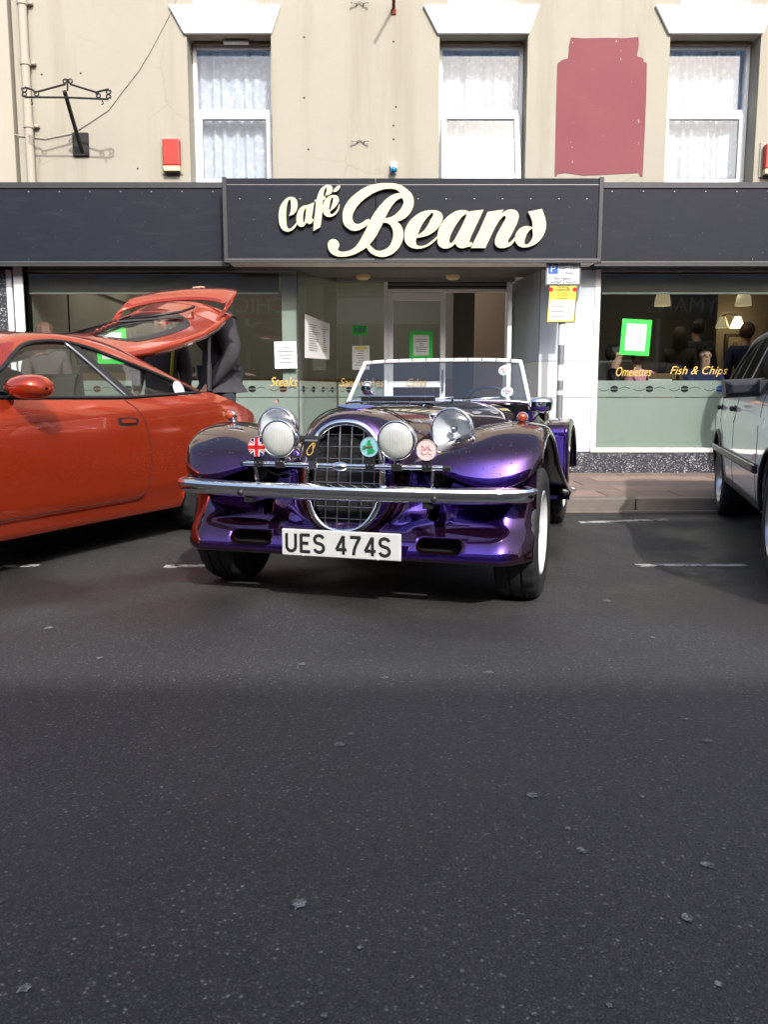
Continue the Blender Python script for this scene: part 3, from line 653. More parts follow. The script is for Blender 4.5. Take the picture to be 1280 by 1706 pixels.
# interior shell
zc = 2.75
cb(MB().add([(-4.6, YS + .3, KZ + .004), (xr1, YS + .3, KZ + .004), (xr1, 15, KZ + .004), (-4.6, 15, KZ + .004)], [(0, 1, 2, 3)]), 'cafe_floor', 'int_floor')
cb(MB().add([(-4.6, YS + .1, zc), (xr1, YS + .1, zc), (xr1, 15, zc), (-4.6, 15, zc)], [(0, 1, 2, 3)]), 'cafe_ceiling', 'int_ceil')
cb(MB().box(-4.6, 1.0, 12.4, 12.5, 0, zc - .001), 'cafe_back_wall', 'int_mid'); cb(MB().box(1.0, xr1, 14, 14.1, 0, zc - .001), 'cafe_back_wall', 'int_wall'); cb(MB().box(-4.6, 1.001, 12.35, 12.399, KZ, 1.15), 'wall_panelling', 'wood')
xin = W(24, 500, YS)[0]
cb(MB().box(xin - .22, xin - .02, YS + .062, YS + 1.6, KZ, zc - .001), 'cafe_side_wall', 'int_light'); cb(MB().box(xin - .22, xin - .02, YS + 1.6, 14, KZ, zc - .001), 'cafe_side_wall', 'int_wall')
cb(MB().box(xr1, xr1 + .1, YS, 14, KZ, zc - .001), 'cafe_side_wall', 'int_wall')
cb(MB().box(W(470, 560, YS + .05)[0], W(494, 560, YS + .05)[0], YS + .06, YS + .2, KZ, zc - .001), 'inner_pillar', 'int_light')
cb(MB().box(xd1 - .2, xd1 + .9, 11.4, 11.5, KZ, zc - .001), 'arched_inner_wall', 'blind')
cb(MB().box(xp0 + .15, xp0 + .25, YB + .1, 11.4, KZ, zc - .001), 'inner_partition', 'int_wall')
for a, b in ((xl0 + .06, xl1 - .2), (xr0 + .06, xr1 - .1)):       # rolled blinds at the window heads
    bl = cb(MB().bbox(a, b, YS + .07, YS + .09, zs_t - .21, zs_t - .02, .002), 'window_blind', 'blind')
    MB().bbox(a, b, YS + .06, YS + .069, zs_t - .235, zs_t - .215, .002).build('blind_rail', 'soffit', bl, True)
# frosted film with cutlery strip
film_t = W(640, 634, YS)[1]
def film(p0, p1, n_motif, motif_mats, host, seed, gap=True):
    """frosted band on the inside of a pane running from p0 to p1 (plan points)"""
    d = (Vector(p1) - Vector(p0)); L = d.length; d.normalize(); ang = math.atan2(d.y, d.x)
    mt = Matrix.Translation((p0[0], p0[1], 0)) @ Matrix.Rotation(ang, 4, 'Z')
    zc_ = W(640, 662, YS)[1]
    MB().box(.002, L - .002, .012, .014, zr + .014, zc_ - .004).xf(mt).build('frosted_film', 'frost', host, True); MB().box(.002, L - .002, .012, .014, zc_ + .004, film_t).xf(mt).build('frosted_film', 'frost', host, True)
    zm = (zc_ + film_t) / 2
    for k in range(n_motif):
        c = (k + .5) * L / n_motif; mtl = motif_mats[k % len(motif_mats)]
        n = 16; r = .036; half = []
        for sgn in (1, -1):
            half = [(c + r * 1.12 * math.cos(math.pi * q / n), zm + sgn * (.004 + r * .8 * math.sin(math.pi * q / n))) for q in range(n + 1)]
            MB().prism(half, .009, .0115).xf(mt).build('spoon_motif', mtl, host, True)
        s = L / n_motif
        for sgn in (1, -1):
            path = [(c + sgn * (.05 + t * (s * .5 - .07)), zm + sgn * .02 * math.sin(t * 3.1), ) for t in [q / 10 for q in range(11)]]
            m_ = MB()
            for (xa, za_), (xb_, zb2) in zip(path, path[1:]): m_.add([(xa, .010, za_ - .003), (xb_, .010, zb2 - .003), (xb_, .010, zb2 + .003), (xa, .010, za_ + .003)], [(0, 1, 2, 3)])
            m_.xf(mt).build('handle_motif', 'ink', host, True)
film((xl0 + .002, YS), (xl1 - .004, YS), 9, ['rust', 'ink'], gl, 1)
film((xl1, YS + .004), (xb0, YB), 4, ['darktrim'], gs, 2)
film((xr0 + .023, YS), (xr1, YS), 12, ['ink', 'ink', 'ink', 'signblue', 'signblue'], gr, 3)
film((xb0 + .006, YB), (xd0 - .024, YB), 2, ['darktrim'], cafe, 4)
# gold window lettering
def gold_word(s, px0, px1, py, Y, host, h, ang=0.0):
    x0, z = W(px0, py, Y); x1, _ = W(px1, py, Y)
    me = text_mesh(s, 1, .35, 0, 0, 'CENTER', width=x1 - x0, height=h)
    flat_on_wall(me, (x0 + x1) / 2, Y - .004, z, 'gold_lettering', 'gold', host)
gold_word('Steaks', 450, 496, 636, YS, gl, .095); gold_word('Sandwiches', 566, 640, 637, YB, cafe, .10); gold_word('Cakes', 678, 712, 637, YB - .02, cafe, .09)
gold_word('Omelettes', 1027, 1086, 619, YS, gr, .095); gold_word('Fish & Chips', 1117, 1213, 619, YS, gr, .11)

# drainpipe and wall fittings belong to the house
x0 = W(38, 20, YW)[0]; x1 = W(51, 300, YW)[0]
ztop = ZTOP - .2
dp = MB().tube([(W(44, 150, YW - .07)[0], YW - .07, ztop), (W(44, 150, YW - .07)[0], YW - .07, Z0 + .01)], .041, 16)
d_ = cb(dp, 'drainpipe', 'cream2', 40)
px_ = W(44, 150, YW - .07)[0]
for z in (W(44, 8, YW)[1], W(44, 108, YW)[1], W(44, 212, YW)[1]):
    MB().lathe([(.042, -.03), (.05, -.03), (.05, .03), (.042, .03)], (px_, YW - .07, z), (0, 0, 1), 16).bbox(px_ + .03, px_ + .085, YW - .05, YW - .001, z - .012, z + .012, .003).build('pipe_collar', 'cream2', d_, True, 40)
cb(MB().tube([(W(x, y, YW - .012)[0], YW - .012, W(x, y, YW - .012)[1]) for x, y in ((-40, 205), (0, 215), (30, 226), (75, 231), (120, 222), (150, 203), (180, 183), (205, 150), (230, 118), (250, 85), (262, 62), (280, 28), (292, 0), (300, -40))], .0045, 6), 'wall_cable', 'cable', True)
for i, (x, y) in enumerate(((600, 8), (601, 237))):
    cx, cz = W(x, y, YW)
    m = MB()
    for s in (-1, 1): m.tube([(cx + s * .03, YW, cz - .0), (cx + s * .04, YW - .03, cz), (cx + s * .075, YW - .05, cz + .005)], .006, 6); m.ball((cx + s * .078, YW - .05, cz), .011, 5)
    m.tube([(cx - .04, YW - .03, cz), (cx, YW - .02, cz + .025), (cx + .04, YW - .03, cz)], .006, 6)
    cb(m, 'old_sign_fixing', 'cream2', True)
for x, y in ((507, 62), (507, 163), (660, 178), (656, 209), (656, 232), (656, 69), (134, 122), (69, 124), (229, 281), (514, 249)):
    cx, cz = W(x, y, YW); cb(MB().lathe([(0, -.004), (.008, -.003), (.011, 0)], (cx, YW, cz), (0, 1, 0), 8), 'screw_hole', 'darktrim')
# ================================================================ SIGN LETTERS
YL = YF2 - .045
sign = thing('cafe_sign', (W(690, 430, YF2)[0], YF2, cf_b), 'raised cream script letters reading Café Beans on the slate fascia', 'sign')
def crop(ox, oy, s): return lambda p: (*W(ox + p[0] / s, oy + p[1] / s, YL), *p[2:])
k1, k2, k3, k4 = crop(455, 295, 8.533), crop(540, 295, 7.111), crop(660, 335, 9.846), crop(780, 335, 9.143)
def pts(k, *l): return [k(p) for p in l]
LET = [
 [pts(k1, (265, 280), (320, 305), (347, 370), (345, 430), (325, 490), (285, 530), (225, 550, 1), (243, 510), (255, 430), (250, 350), (240, 318), (215, 345), (195, 420), (185, 540), (190, 640), (205, 715), (235, 735), (280, 705), (332, 648, 1), (345, 665, 1), (300, 730), (250, 765), (200, 775), (140, 750), (95, 680), (80, 590), (85, 480), (110, 400), (160, 330), (210, 290))],
 [pts(k1, (470, 400), (500, 393), (582, 358, 1), (586, 366, 1), (560, 520), (555, 590), (572, 603, 1), (576, 618, 1), (545, 655), (510, 665), (475, 645, 1), (440, 695), (400, 707), (360, 690), (335, 640), (332, 580), (350, 500), (385, 440), (430, 408)), pts(k1, (470, 430, 1), (445, 470), (428, 540), (427, 610), (437, 645), (455, 600), (465, 520))],
 [pts(k1, (590, 350, 1), (590, 325, 1), (622, 318, 1), (635, 260), (670, 180), (730, 125), (790, 110), (840, 140), (845, 190), (815, 240), (770, 258), (738, 262, 1), (752, 230), (762, 180), (757, 150), (740, 165), (725, 210), (715, 275, 1), (748, 275, 1), (740, 318, 1), (710, 322, 1), (705, 400), (690, 600), (672, 712, 1), (572, 765, 1), (582, 620), (600, 480), (610, 345, 1))],
 [pts(k1, (947, 383, 1), (945, 430), (915, 500), (860, 550), (800, 567), (745, 550), (712, 500), (708, 430), (722, 360), (760, 300), (810, 265), (865, 255), (915, 270), (937, 320), (920, 375), (880, 430), (808, 490, 1), (815, 520), (830, 528), (870, 510), (915, 455), (938, 388, 1)), pts(k1, (845, 290), (820, 330), (805, 400), (805, 465), (830, 420), (848, 350))],
 [pts(k1, (850, 208, 1), (880, 160), (920, 125), (955, 125), (950, 150), (915, 195), (880, 212))],
 [pts(k2, (760, 70), (880, 85), (980, 140), (1045, 210), (1065, 290), (1050, 370), (1000, 450), (930, 505), (865, 525, 1), (910, 570), (938, 640), (938, 720), (905, 810), (850, 880), (770, 930), (680, 945), (600, 925), (540, 885), (505, 832, 1), (430, 880), (330, 925), (220, 943), (130, 930), (70, 885), (45, 820), (55, 765), (95, 735), (140, 742), (175, 780), (178, 820), (160, 860, 1), (190, 880), (260, 880), (340, 850), (400, 790), (460, 690), (525, 562, 1), (460, 605), (400, 632), (340, 635), (280, 605), (235, 555), (220, 480), (230, 390), (280, 290), (370, 200), (490, 120), (620, 80)),
  pts(k2, (543, 516, 1), (527, 496), (500, 505), (440, 545), (385, 555), (350, 530), (337, 470), (360, 400), (420, 315), (520, 230), (640, 165), (760, 138), (850, 147), (908, 188, 1), (850, 196), (770, 235), (680, 320), (600, 420)),
  pts(k2, (925, 245, 1), (870, 270), (810, 335), (765, 405), (722, 490, 1), (810, 465), (880, 410), (930, 340), (942, 285)),
  pts(k2, (700, 540, 1), (750, 545), (800, 590), (820, 660), (810, 740), (770, 820), (710, 862), (640, 872), (590, 850), (540, 800, 1), (610, 710), (660, 620))],
 [pts(k3, (600, 148), (700, 165), (760, 220), (768, 290), (735, 370), (690, 440), (600, 520), (500, 570), (335, 605, 1), (328, 670), (345, 720), (400, 735), (480, 722), (580, 660), (676, 574, 1), (676, 617, 1), (600, 690), (500, 750), (400, 778), (310, 778), (220, 745), (155, 670), (137, 580), (155, 460), (210, 350), (300, 255), (420, 180), (520, 152)), pts(k3, (600, 190), (560, 220), (480, 310), (410, 420), (355, 560, 1), (430, 510), (500, 430), (560, 320))],
 [pts(k3, (1100, 147), (1160, 155), (1215, 180, 1)) + pts(k4, (30, 160), (240, 130, 1), (180, 260), (100, 430), (30, 590), (25, 630), (52, 622), (72, 645, 1), (40, 690)) + pts(k3, (1180, 750), (1100, 772), (1020, 755), (975, 695, 1), (910, 750), (830, 778), (750, 765), (695, 710), (681, 620), (690, 510), (735, 390), (820, 280), (930, 195), (1030, 152)), pts(k3, (1170, 208, 1), (1110, 235), (1020, 340), (930, 490), (885, 600), (878, 670), (900, 690), (940, 660), (1000, 560), (1080, 410), (1140, 280))],
 [pts(k4, (300, 165, 1), (545, 128, 1), (510, 195, 1), (580, 145), (660, 127), (740, 150), (775, 210), (765, 290), (720, 400), (660, 520), (612, 610), (615, 632), (650, 620), (714, 550, 1), (717, 600, 1), (660, 670), (590, 705), (510, 715), (440, 690), (412, 630), (430, 540), (490, 420), (550, 310), (578, 240), (560, 225), (510, 260), (440, 360), (380, 470), (310, 620), (265, 715, 1), (48, 715, 1), (100, 600), (165, 470), (250, 280))],
 [pts(k4, (920, 160, 1), (1130, 118, 1), (1170, 230), (1193, 350), (1180, 450), (1140, 540), (1070, 625), (980, 680), (880, 705), (800, 695), (745, 650), (719, 590), (726, 510), (770, 440), (830, 395), (900, 380), (983, 400, 1), (985, 330), (960, 250)), pts(k4, (978, 412, 1), (920, 470), (880, 550), (862, 620), (870, 655), (900, 660), (950, 620), (985, 550), (990, 470))],
]
for nm, sp in zip(('letter_c', 'letter_a', 'letter_f', 'letter_e', 'accent', 'capital_letter_b', 'letter_e', 'letter_a', 'letter_n', 'letter_s'), LET):
    me = curve_mesh(sp, .016)
    o = flat_on_wall(me, 0, YL + .016, 0, nm, 'letter', sign)
    me.materials.append(M['letter_side'])
    for p in me.polygons:
        if abs(p.normal.y) < .7: p.material_index = 1
# ================================================================ FITTINGS ON THE WALL
def alarm(px0, px1, py0, py1, label):
    (x0, z1), (x1, z0) = W(px0, py0, YW), W(px1, py1, YW)
    t = thing('alarm_box', ((x0 + x1) / 2, YW, z0), label, 'alarm box', 'alarm boxes on the upper wall')
    MB().bbox(x0 - .03, x1 + .012, YW - .012, YW - .001, z0 - .02, z1 + .03, .004).build('back_plate', 'cream', t, True)
    o = MB().prism([(x0, z0 + .05), (x1, z0 + .05), (x1, z1), (x0, z1)], YW - .085, YW - .0125).build('cover', 'alarmred', t, True); bevel(o, .012, 3)
    o = MB().prism([(x0 + .006, z0), (x1 - .004, z0), (x1, z0 + .048), (x0, z0 + .048)], YW - .082, YW - .0125).build('light_strip', 'cream_plastic', t, True); bevel(o, .006, 2)
    MB().bbox(x0 + .01, x1 - .01, YW - .07, YW - .02, z0 - .012, z0 - .001, .003).build('base', 'darktrim', t, True)
alarm(273, 303, 235, 288, 'red alarm box beside the window nearest the drainpipe'); alarm(1272, 1302, 243, 293, 'red alarm box right of the window past the painted patch')
# empty hanging sign bracket
br = thing('sign_bracket', (W(135, 240, YW)[0], YW, W(135, 255, YW)[1]), 'empty black wrought iron hanging sign bracket with scrolls', 'bracket')
(ax0, az0), (ax1, az1) = W(121, 222, YW), W(149, 257, YW)
o = MB().box(ax0, ax1, YW - .03, YW - .001, az0 - .22, az0).build('wall_plate', 'iron', br, True); bevel(o, .004, 1)
YT = YW - .5
tx, tz = W(107, 152, YT); bx_, bz_ = W(136, 252, YW - .03)
o = MB().tube([(bx_, YW - .03, bz_), (tx, YT, tz)], .021, 6).build('arm', 'iron', br, True)
def Bp(x, y): q = W(x, y, YT); return Vector((q[0], YT, q[1]))
def crop6(x, y): return (x / 2.667, y / 2.667)
def scroll(cx, cy, r, a0, turns, n=18):
    out = []
    for k in range(n + 1):
        t = k / n; a = a0 + turns * 2 * math.pi * t; rr = r * (1 - .55 * t)
        out.append(Bp(cx + rr * math.cos(a), cy + rr * math.sin(a)))
    return out
bars = [[crop6(108, 432), crop6(290, 433), crop6(480, 441)], [crop6(165, 408), crop6(290, 374)], [crop6(310, 374), crop6(425, 410)], [crop6(110, 388), crop6(150, 402)], [crop6(425, 410), crop6(482, 396)], [crop6(299, 352), crop6(299, 404)]]
for b in bars: MB().tube([Bp(*q) for q in b], .009, 6).build('bar', 'iron', br, True)
for cx, cy, r, a0, tn in ((108, 398, 13, -2.4, -1.1), (108, 420, 12, 2.0, 1.1), (160, 418, 13, 3.6, 1.2), (288, 362, 12, .3, -1.2), (311, 362, 12, 2.8, 1.2), (435, 426, 12, 3.6, 1.2), (480, 408, 12, -.8, 1.1), (480, 430, 12, .8, -1.1)):
    c = crop6(cx, cy); MB().tube(scroll(c[0], c[1], r / 2.667, a0, tn), .007, 6).build('scroll', 'iron', br, True, True)
for cx in (138, 452):
    c = crop6(cx, 440); MB().tube([Bp(c[0], c[1]), Bp(c[0], c[1] + 4)] + [Bp(c[0] + 2.4 * math.sin(a), c[1] + 6.5 - 2.4 * math.cos(a)) for a in [q * .5 for q in range(8)]], .005, 5).build('hook', 'iron', br, True, True)
# rusty flag rod at the top, blue sensor
x, z = W(656, 12, YW)
rd = thing('rusty_rod', (x, YW, z), 'rusty steel rod fixed to the wall above the cafe sign', 'rod')
MB().tube([(x, YW - .002, z - .01), (x, YW - .05, z + .0), (x + .004, YW - .62, z + .16)], .016, 8).build('bar', 'rust', rd, True, True); MB().bbox(x - .025, x + .025, YW - .014, YW - .001, z - .07, z - .02, .004).build('bracket', 'rust', rd, True)
x, z = W(656, 282, YW)
sn = thing('sensor', (x, YW, z), 'small white and blue sensor on the wall above the sign', 'sensor')
MB().bbox(x - .032, x + .032, YW - .06, YW - .001, z - .0, z + .06, .01).build('housing', 'upvc', sn, True); MB().ball((x, YW - .05, z - .02), .038, 8, (1, 1, .75)).build('lens', 'bluelens', sn, True, True)
# soffit lights
for px in (605, 755):
    x, _ = W(px, 455, 9.2); zz = za - .004 + (zl + .05 - za) * ((9.2 - YS) / (YB - YS))
    t = thing('soffit_light', (x, 9.2, zz), 'round soffit light over the fixed lobby screen' if px < 700 else 'round soffit light over the open doorway', 'light', 'soffit lights over the lobby')
    MB().lathe([(.0, 0.02), (.088, 0.02), (.09, -.035), (.082, -.04)], (x, 9.2, zz), (0, 0, 1), 24).build('rim', 'black', t, True, 40)
    MB().lathe([(.08, -.036), (.075, -.07), (.055, -.085), (0, -.09)], (x, 9.2, zz), (0, 0, 1), 24).build('diffuser', 'cream_plastic', t, True, 60)
# posters: sheets of paper or card taped to the glass
def poster(px0, px1, py0, py1, Y, label, border=None, lines=6, tilt=0, seed=0, sheet='paper', rail=.16, cat='poster', header=None):
    (x0, z1), (x1, z0) = W(px0, py0, Y), W(px1, py1, Y); y = Y - .006
    t = thing('poster', ((x0 + x1) / 2, Y, z0), label, cat)
    w, h = x1 - x0, z1 - z0; tm = Matrix.Translation(((x0 + x1) / 2, y, (z0 + z1) / 2)) @ Matrix.Rotation(R(tilt), 4, 'Y')
    MB().box(-w / 2, w / 2, -.001, .001, -h / 2, h / 2).xf(tm).build('sheet', border or sheet, t, True)
    iw, ih = w / 2, h / 2
    if border:
        iw, ih = w / 2 - rail * w, h / 2 - rail * w * .95; MB().box(-iw, iw, -.0025, -.0015, -ih, ih).xf(tm).build('inner_sheet', sheet, t, True)
    if header: MB().box(-iw * .7, iw * .7, -.005, -.004, ih * .7, ih * .9).xf(tm).build('header', header, t, True)
    rn = random.Random(seed); m = MB()
    for k in range(lines):
        z = ih * .55 - k * ih * 1.35 / max(lines, 1); l = iw * rn.uniform(.25, .8)
        m.box(-l, l, -.004, -.003, z - .004, z + .003)
    if lines: m.xf(tm).build('print', 'greyink', t, True)
    return t
poster(457, 495, 569, 614, YS - .003, 'white paper notice taped on the glass beside the pale pillar', None, 5, -1, 1)
poster(683, 721, 552, 598, YB - .03, 'green bordered notice on the cafe door glass', 'lime', 7, 0, 2)
poster(1036, 1083, 532, 592, YS - .003, 'green bordered notice on the large window by the parking sign', 'lime', 6, 3, 3)
poster(587, 616, 576, 616, YB - .003, 'white notice with a yellow and black header on the lobby screen', None, 7, 0, 4, header='yellow')
t = poster(587, 611, 543, 558, YB - .003, 'small green card on the lobby screen above the white notice', 'lime', 3, 0, 5, sheet='engreen')
poster(160, 212, 546, 606, YS - .003, 'green bordered notice on the left shop window behind the raised hatch', 'lime', 6, 0, 8)
# big menu sheet on the splayed glass
d = Vector((xb0 - xl1, YB - YS, 0)).normalized(); ang = math.atan2(d.y, d.x)
tm = Matrix.Translation((xl1 + d.x * .45, YS + d.y * .45, 0)) @ Matrix.Rotation(ang, 4, 'Z')
mz0, mz1 = W(520, 598, YS + .4)[1], W(520, 527, YS + .4)[1]
t = thing('menu_sheet', (xl1 + d.x * .45, YS + d.y * .45, mz0), 'large handwritten menu sheet on the angled glass', 'menu')
MB().add([(-.32, -.012, mz0), (.34, -.012, mz0 + .01), (.36, -.012, mz1 - .05), (-.30, -.012, mz1)] , [(0, 1, 2, 3)]).xf(tm).build('sheet', 'paper', t, True); thick(t.children[0], .002)
m = MB(); rn = random.Random(9)
for k in range(12):
    z = mz1 - .1 - k * (mz1 - mz0 - .16) / 12
    m.box(-.22, -.22 + rn.uniform(.15, .3), -.0165, -.0155, z, z + .006); m.box(.16, .16 + rn.uniform(.05, .12), -.0165, -.0155, z, z + .006)
m.xf(tm).build('print', 'greyink', t, True)
# parking sign on its post
PY = 8.45
pxx = W(936, 560, PY)[0]
ps = thing('parking_sign', (pxx, PY, KZ), 'grey post with a white parking plate above a yellow suspension notice', 'sign')
zt = W(936, 436, PY)[1]
MB().tube([(pxx, PY, KZ), (pxx, PY, zt - .01)], .032, 16).build('post', 'galv', ps, True, 40)
for a, b in ((540, 575), (608, 634), (651, 658)):
    MB().lathe([(.0325, 0), (.0335, 0), (.0335, W(936, a, PY)[1] - W(936, b, PY)[1]), (.0325, W(936, a, PY)[1] - W(936, b, PY)[1])], (pxx, PY, W(936, b, PY)[1]), (0, 0, 1), 16).build('tape_wrap', 'paper', ps, True, 40)
yf = PY - .05
def rect(px0, px1, py0, py1): (a, d2), (b, c) = W(px0, py0, yf), W(px1, py1, yf); return a, b, c, d2
a, b, c, e = rect(911, 967, 434, 475)
p1 = MB().bbox(a, b, yf, yf + .012, c, e, .003).build('plate', 'signwhite', ps, True)
bl = MB(); q = .006
for r4 in ((a + .004, b - .004, c + .004, c + .004 + q), (a + .004, b - .004, e - .004 - q, e - .004), (a + .004, a + .004 + q, c + .01, e - .01), (b - .004 - q, b - .004, c + .01, e - .01)): bl.box(r4[0], r4[1], yf - .002, yf - .0005, r4[2], r4[3])
bl.build('border', 'ink', p1, True)
a2, b2, c2, e2 = rect(914.5, 930, 439, 456); MB().box(a2, b2, yf - .003, yf - .001, c2, e2).build('blue_square', 'signblue', p1, True)
flat_on_wall(text_mesh('P', 1, 0, 0, 0, 'CENTER', height=(e2 - c2) * .72), (a2 + b2) / 2, yf - .004, (c2 + e2) / 2, 'letter', 'signwhite', p1)
for s, x0_, x1_, yb in (('Mon - Sat', 934.5, 962, 440), ('8 am - 6 pm', 932, 964, 446.5), ('1 hour', 939, 957, 454.5), ('No return', 924.5, 954, 463.5), ('within 2 hours', 918, 960, 469.5)):
    xa, zz = W(x0_, yb, yf); xb2, _ = W(x1_, yb, yf)
    flat_on_wall(text_mesh(s, 1, 0, 0, 0, 'CENTER', width=xb2 - xa), (xa + xb2) / 2, yf - .003, zz, 'lettering', 'ink', p1)
a, b, c, e = rect(914, 961, 476, 538); p2 = MB().prism([(a - .012, c), (b - .018, c + .004), (b, e), (a + .012, e)], yf + .002, yf + .01).build('suspension_notice', 'ink', ps, True)
MB().prism([(a - .004, c + .008), (b - .026, c + .012), (b - .008, e - .001), (a + .018, e - .001)], yf - .001, yf + .0015).build('yellow_face', 'yellow', p2, True)
hh = e - c
MB().prism([(a + .008, c + .022), (b - .036, c + .024), (b - .02, c + hh * .62), (a + .022, c + hh * .62)], yf - .003, yf - .0015).build('white_panel', 'paper', p2, True)
for k, (s, wd) in enumerate((('Parking', .12), ('Suspension', .16), ('No Loading', .1), ('No Waiting', .1), ('No Parking', .1))):
    flat_on_wall(text_mesh(s, 1, 0, .0, 0, 'CENTER', width=wd), (a + b) / 2, yf - .004, e - .015 - k * .025 + (.0 if k < 2 else -.006), 'lettering', 'ink' if k < 2 else 'rust', p2)
for s in (-1, 1): MB().lathe([(.022, 0), (0, -.001)], ((a + b) / 2 + s * .115, yf - .002, e - .035), (0, 1, 0), 16).build('emblem', 'enred', p2, True)
m = MB()
for zz in (.5, .43, .30, .16): m.box(a + .035, a + .035 + .14, yf - .005, yf - .004, c + hh * zz, c + hh * zz + .006)
m.build('print', 'greyink', p2, True)

# ================================================================ INSIDE THE CAFE
def pendant(px, py, Y, r, label):
    x, z = W(px, py, Y); t = thing('pendant_lamp', (x, Y, z - r), label, 'lamp', 'pendant lamps in the cafe')
    MB().lathe([(r * .25, r * .95), (r * .55, r * .8), (r * .85, r * .1), (r, -r), (r * .95, -r), (r * .8, r * .1), (r * .45, r * .7)], (x, Y, z), (0, 0, 1), 20).build('shade', 'shade', t, True, True)
    MB().ball((x, Y, z - r * .2), r * .42, 8).build('bulb', 'lit', t, True, True)
    MB().tube([(x, Y, z + r * .9), (x, Y, zc)], .006, 6).lathe([(r * .28, 0), (r * .3, r * .5), (.006, r * .6)], (x, Y, z + r * .85), (0, 0, 1), 12).build('cord', 'black', t, True)
pendant(1105, 496, 10.6, .10, 'lit glass pendant lamp hanging over the table by the right window')
pendant(1240, 496, 10.9, .10, 'glass pendant lamp hanging farther along the right window')
pendant(114, 503, 11.2, .08, 'lit glass pendant lamp behind the left shop window')
x, z = W(1217, 537, 12.6)
t = thing('wall_lamp', (x, 12.6, z), 'twin shade wall lamp glowing above the framed picture', 'lamp')
for s in (-1, 1): MB().lathe([(.04, .08), (.10, -.08), (.09, -.08)], (x + s * .11, 12.6, z), (0, 0, 1), 16).build('shade', 'lit' if s > 0 else 'shade', t, True, True)
MB().tube([(x - .11, 12.6, z + .09), (x, 12.7, z + .13), (x + .11, 12.6, z + .09)], .012, 6).build('arm', 'black', t, True, True)
def picture(px0, px1, py0, py1, Y, label):
    (x0, z1), (x1, z0) = W(px0, py0, Y), W(px1, py1, Y); t = thing('framed_picture', ((x0 + x1) / 2, Y, z0), label, 'picture')
    MB().bbox(x0, x1, Y, Y + .03, z0, z1, .006).build('frame', 'darkwood', t, True); MB().box(x0 + .05, x1 - .05, Y - .004, Y - .001, z0 + .05, z1 - .05).build('mount', 'blind', t, True)
    MB().box(x0 + .11, x1 - .11, Y - .008, Y - .005, z0 + .13, z0 + .13 + (z1 - z0) * .35).build('print', 'wood', t, True)
picture(1210, 1240, 556, 600, 12.9, 'dark framed picture under the twin wall lamp'); picture(86, 112, 520, 580, 12.3, 'tall dark frame on the wall behind the left window')
cb(MB().box(W(1190, 600, 13)[0], xr1, 12.95, 13.0, KZ, zc - .002), 'inner_partition', 'blind')
for i, (px, py, Y) in enumerate(((500, 475, 9.8), (528, 489, 10.6), (548, 526, 11.2), (692, 525, 10.9), (1062, 523, 11.5), (1180, 484, 11), (660, 535, 11.3), (200, 500, 10.4), (330, 500, 11), (430, 500, 10.2), (250, 500, 11.8), (780, 500, 10.6))):  # later entries are extra downlights added to brighten the cafe interior
    x, _ = W(px, py, Y); o = MB().lathe([(.0, -.012), (.035, -.01), (.04, 0)], (x, Y, zc - .001), (0, 0, 1), 14).build('downlight_or_fill', 'downlight_or_fill', cafe, True)
def table(x, y, w, d_, label):
    t = thing('cafe_table', (x, y, KZ), label, 'table', 'tables inside the cafe'); h = .74
    MB().bbox(-w / 2, w / 2, -d_ / 2, d_ / 2, h - .03, h, .006).build('table_top', 'wood', t); MB().tube([(0, 0, .02), (0, 0, h - .03)], .035, 12).build('column', 'black', t, False, 40); MB().bbox(-.25, .25, -.25, .25, 0, .02, .005).build('foot', 'black', t)
def chair(x, y, rz, lift, label):
    t = thing('cafe_chair', (x, y, KZ + .004), label, 'chair', 'chairs inside the cafe', R(rz))
    MB().bbox(-.2, .2, -.2, .2, .42 + lift, .46 + lift, .008).build('seat', 'wood', t)
    for sx in (-1, 1):
        for sy in (-1, 1): MB().tube([(sx * .18, sy * .18, 0), (sx * .17, sy * .17, .42 + lift)], .017, 8).build('leg', 'wood', t)
        MB().tube([(sx * .18, .19, .46 + lift), (sx * .18, .25, .92 + lift)], .016, 8).build('back_post', 'wood', t)
    for z in (.62, .75, .88): MB().bbox(-.17, .17, .2 + (z - .46) * .13, .22 + (z - .46) * .13, z - .035 + lift, z + .03 + lift, .005).build('back_slat', 'wood', t)
table(3.3, 9.85, 1.1, .7, 'wooden cafe table behind the frosted right window'); table(5.1, 9.9, 1.0, .7, 'wooden cafe table far along the right window'); table(-2.6, 10.0, 1.1, .7, 'wooden cafe table behind the left shop window')
chair(4.15, 9.6, 180, 0, 'wooden slatted chair at the end of the right window table'); chair(-1.6, 9.9, -90, 0, 'wooden slatted chair beside the left window table'); chair(2.55, 10.5, 20, 0, 'wooden slatted chair across from the girl in pink')
x, z = W(1113, 660, 9.3)
t = thing('menu_card', (x, 9.5, KZ + .742), 'pale folded menu card standing on the window table', 'menu')
MB().add([(-.15, 0, 0), (.15, 0, 0), (.13, .1, .30), (-.13, .1, .30), (-.15, .2, 0), (.15, .2, 0)], [(0, 1, 2, 3), (3, 2, 5, 4)]).build('card', 'paper', t); thick(t.children[0], .003)
x = W(135, 560, 9.6)[0]
t = thing('pot_plant', (x, 9.6, 1.25), 'pale leafy pot plant behind the left shop window', 'plant')
MB().lathe([(0, 0), (.06, 0), (.08, .12), (.07, .12)], (0, 0, 0), (0, 0, 1), 16).build('pot', 'black', t, False, 40)
rn = random.Random(3)
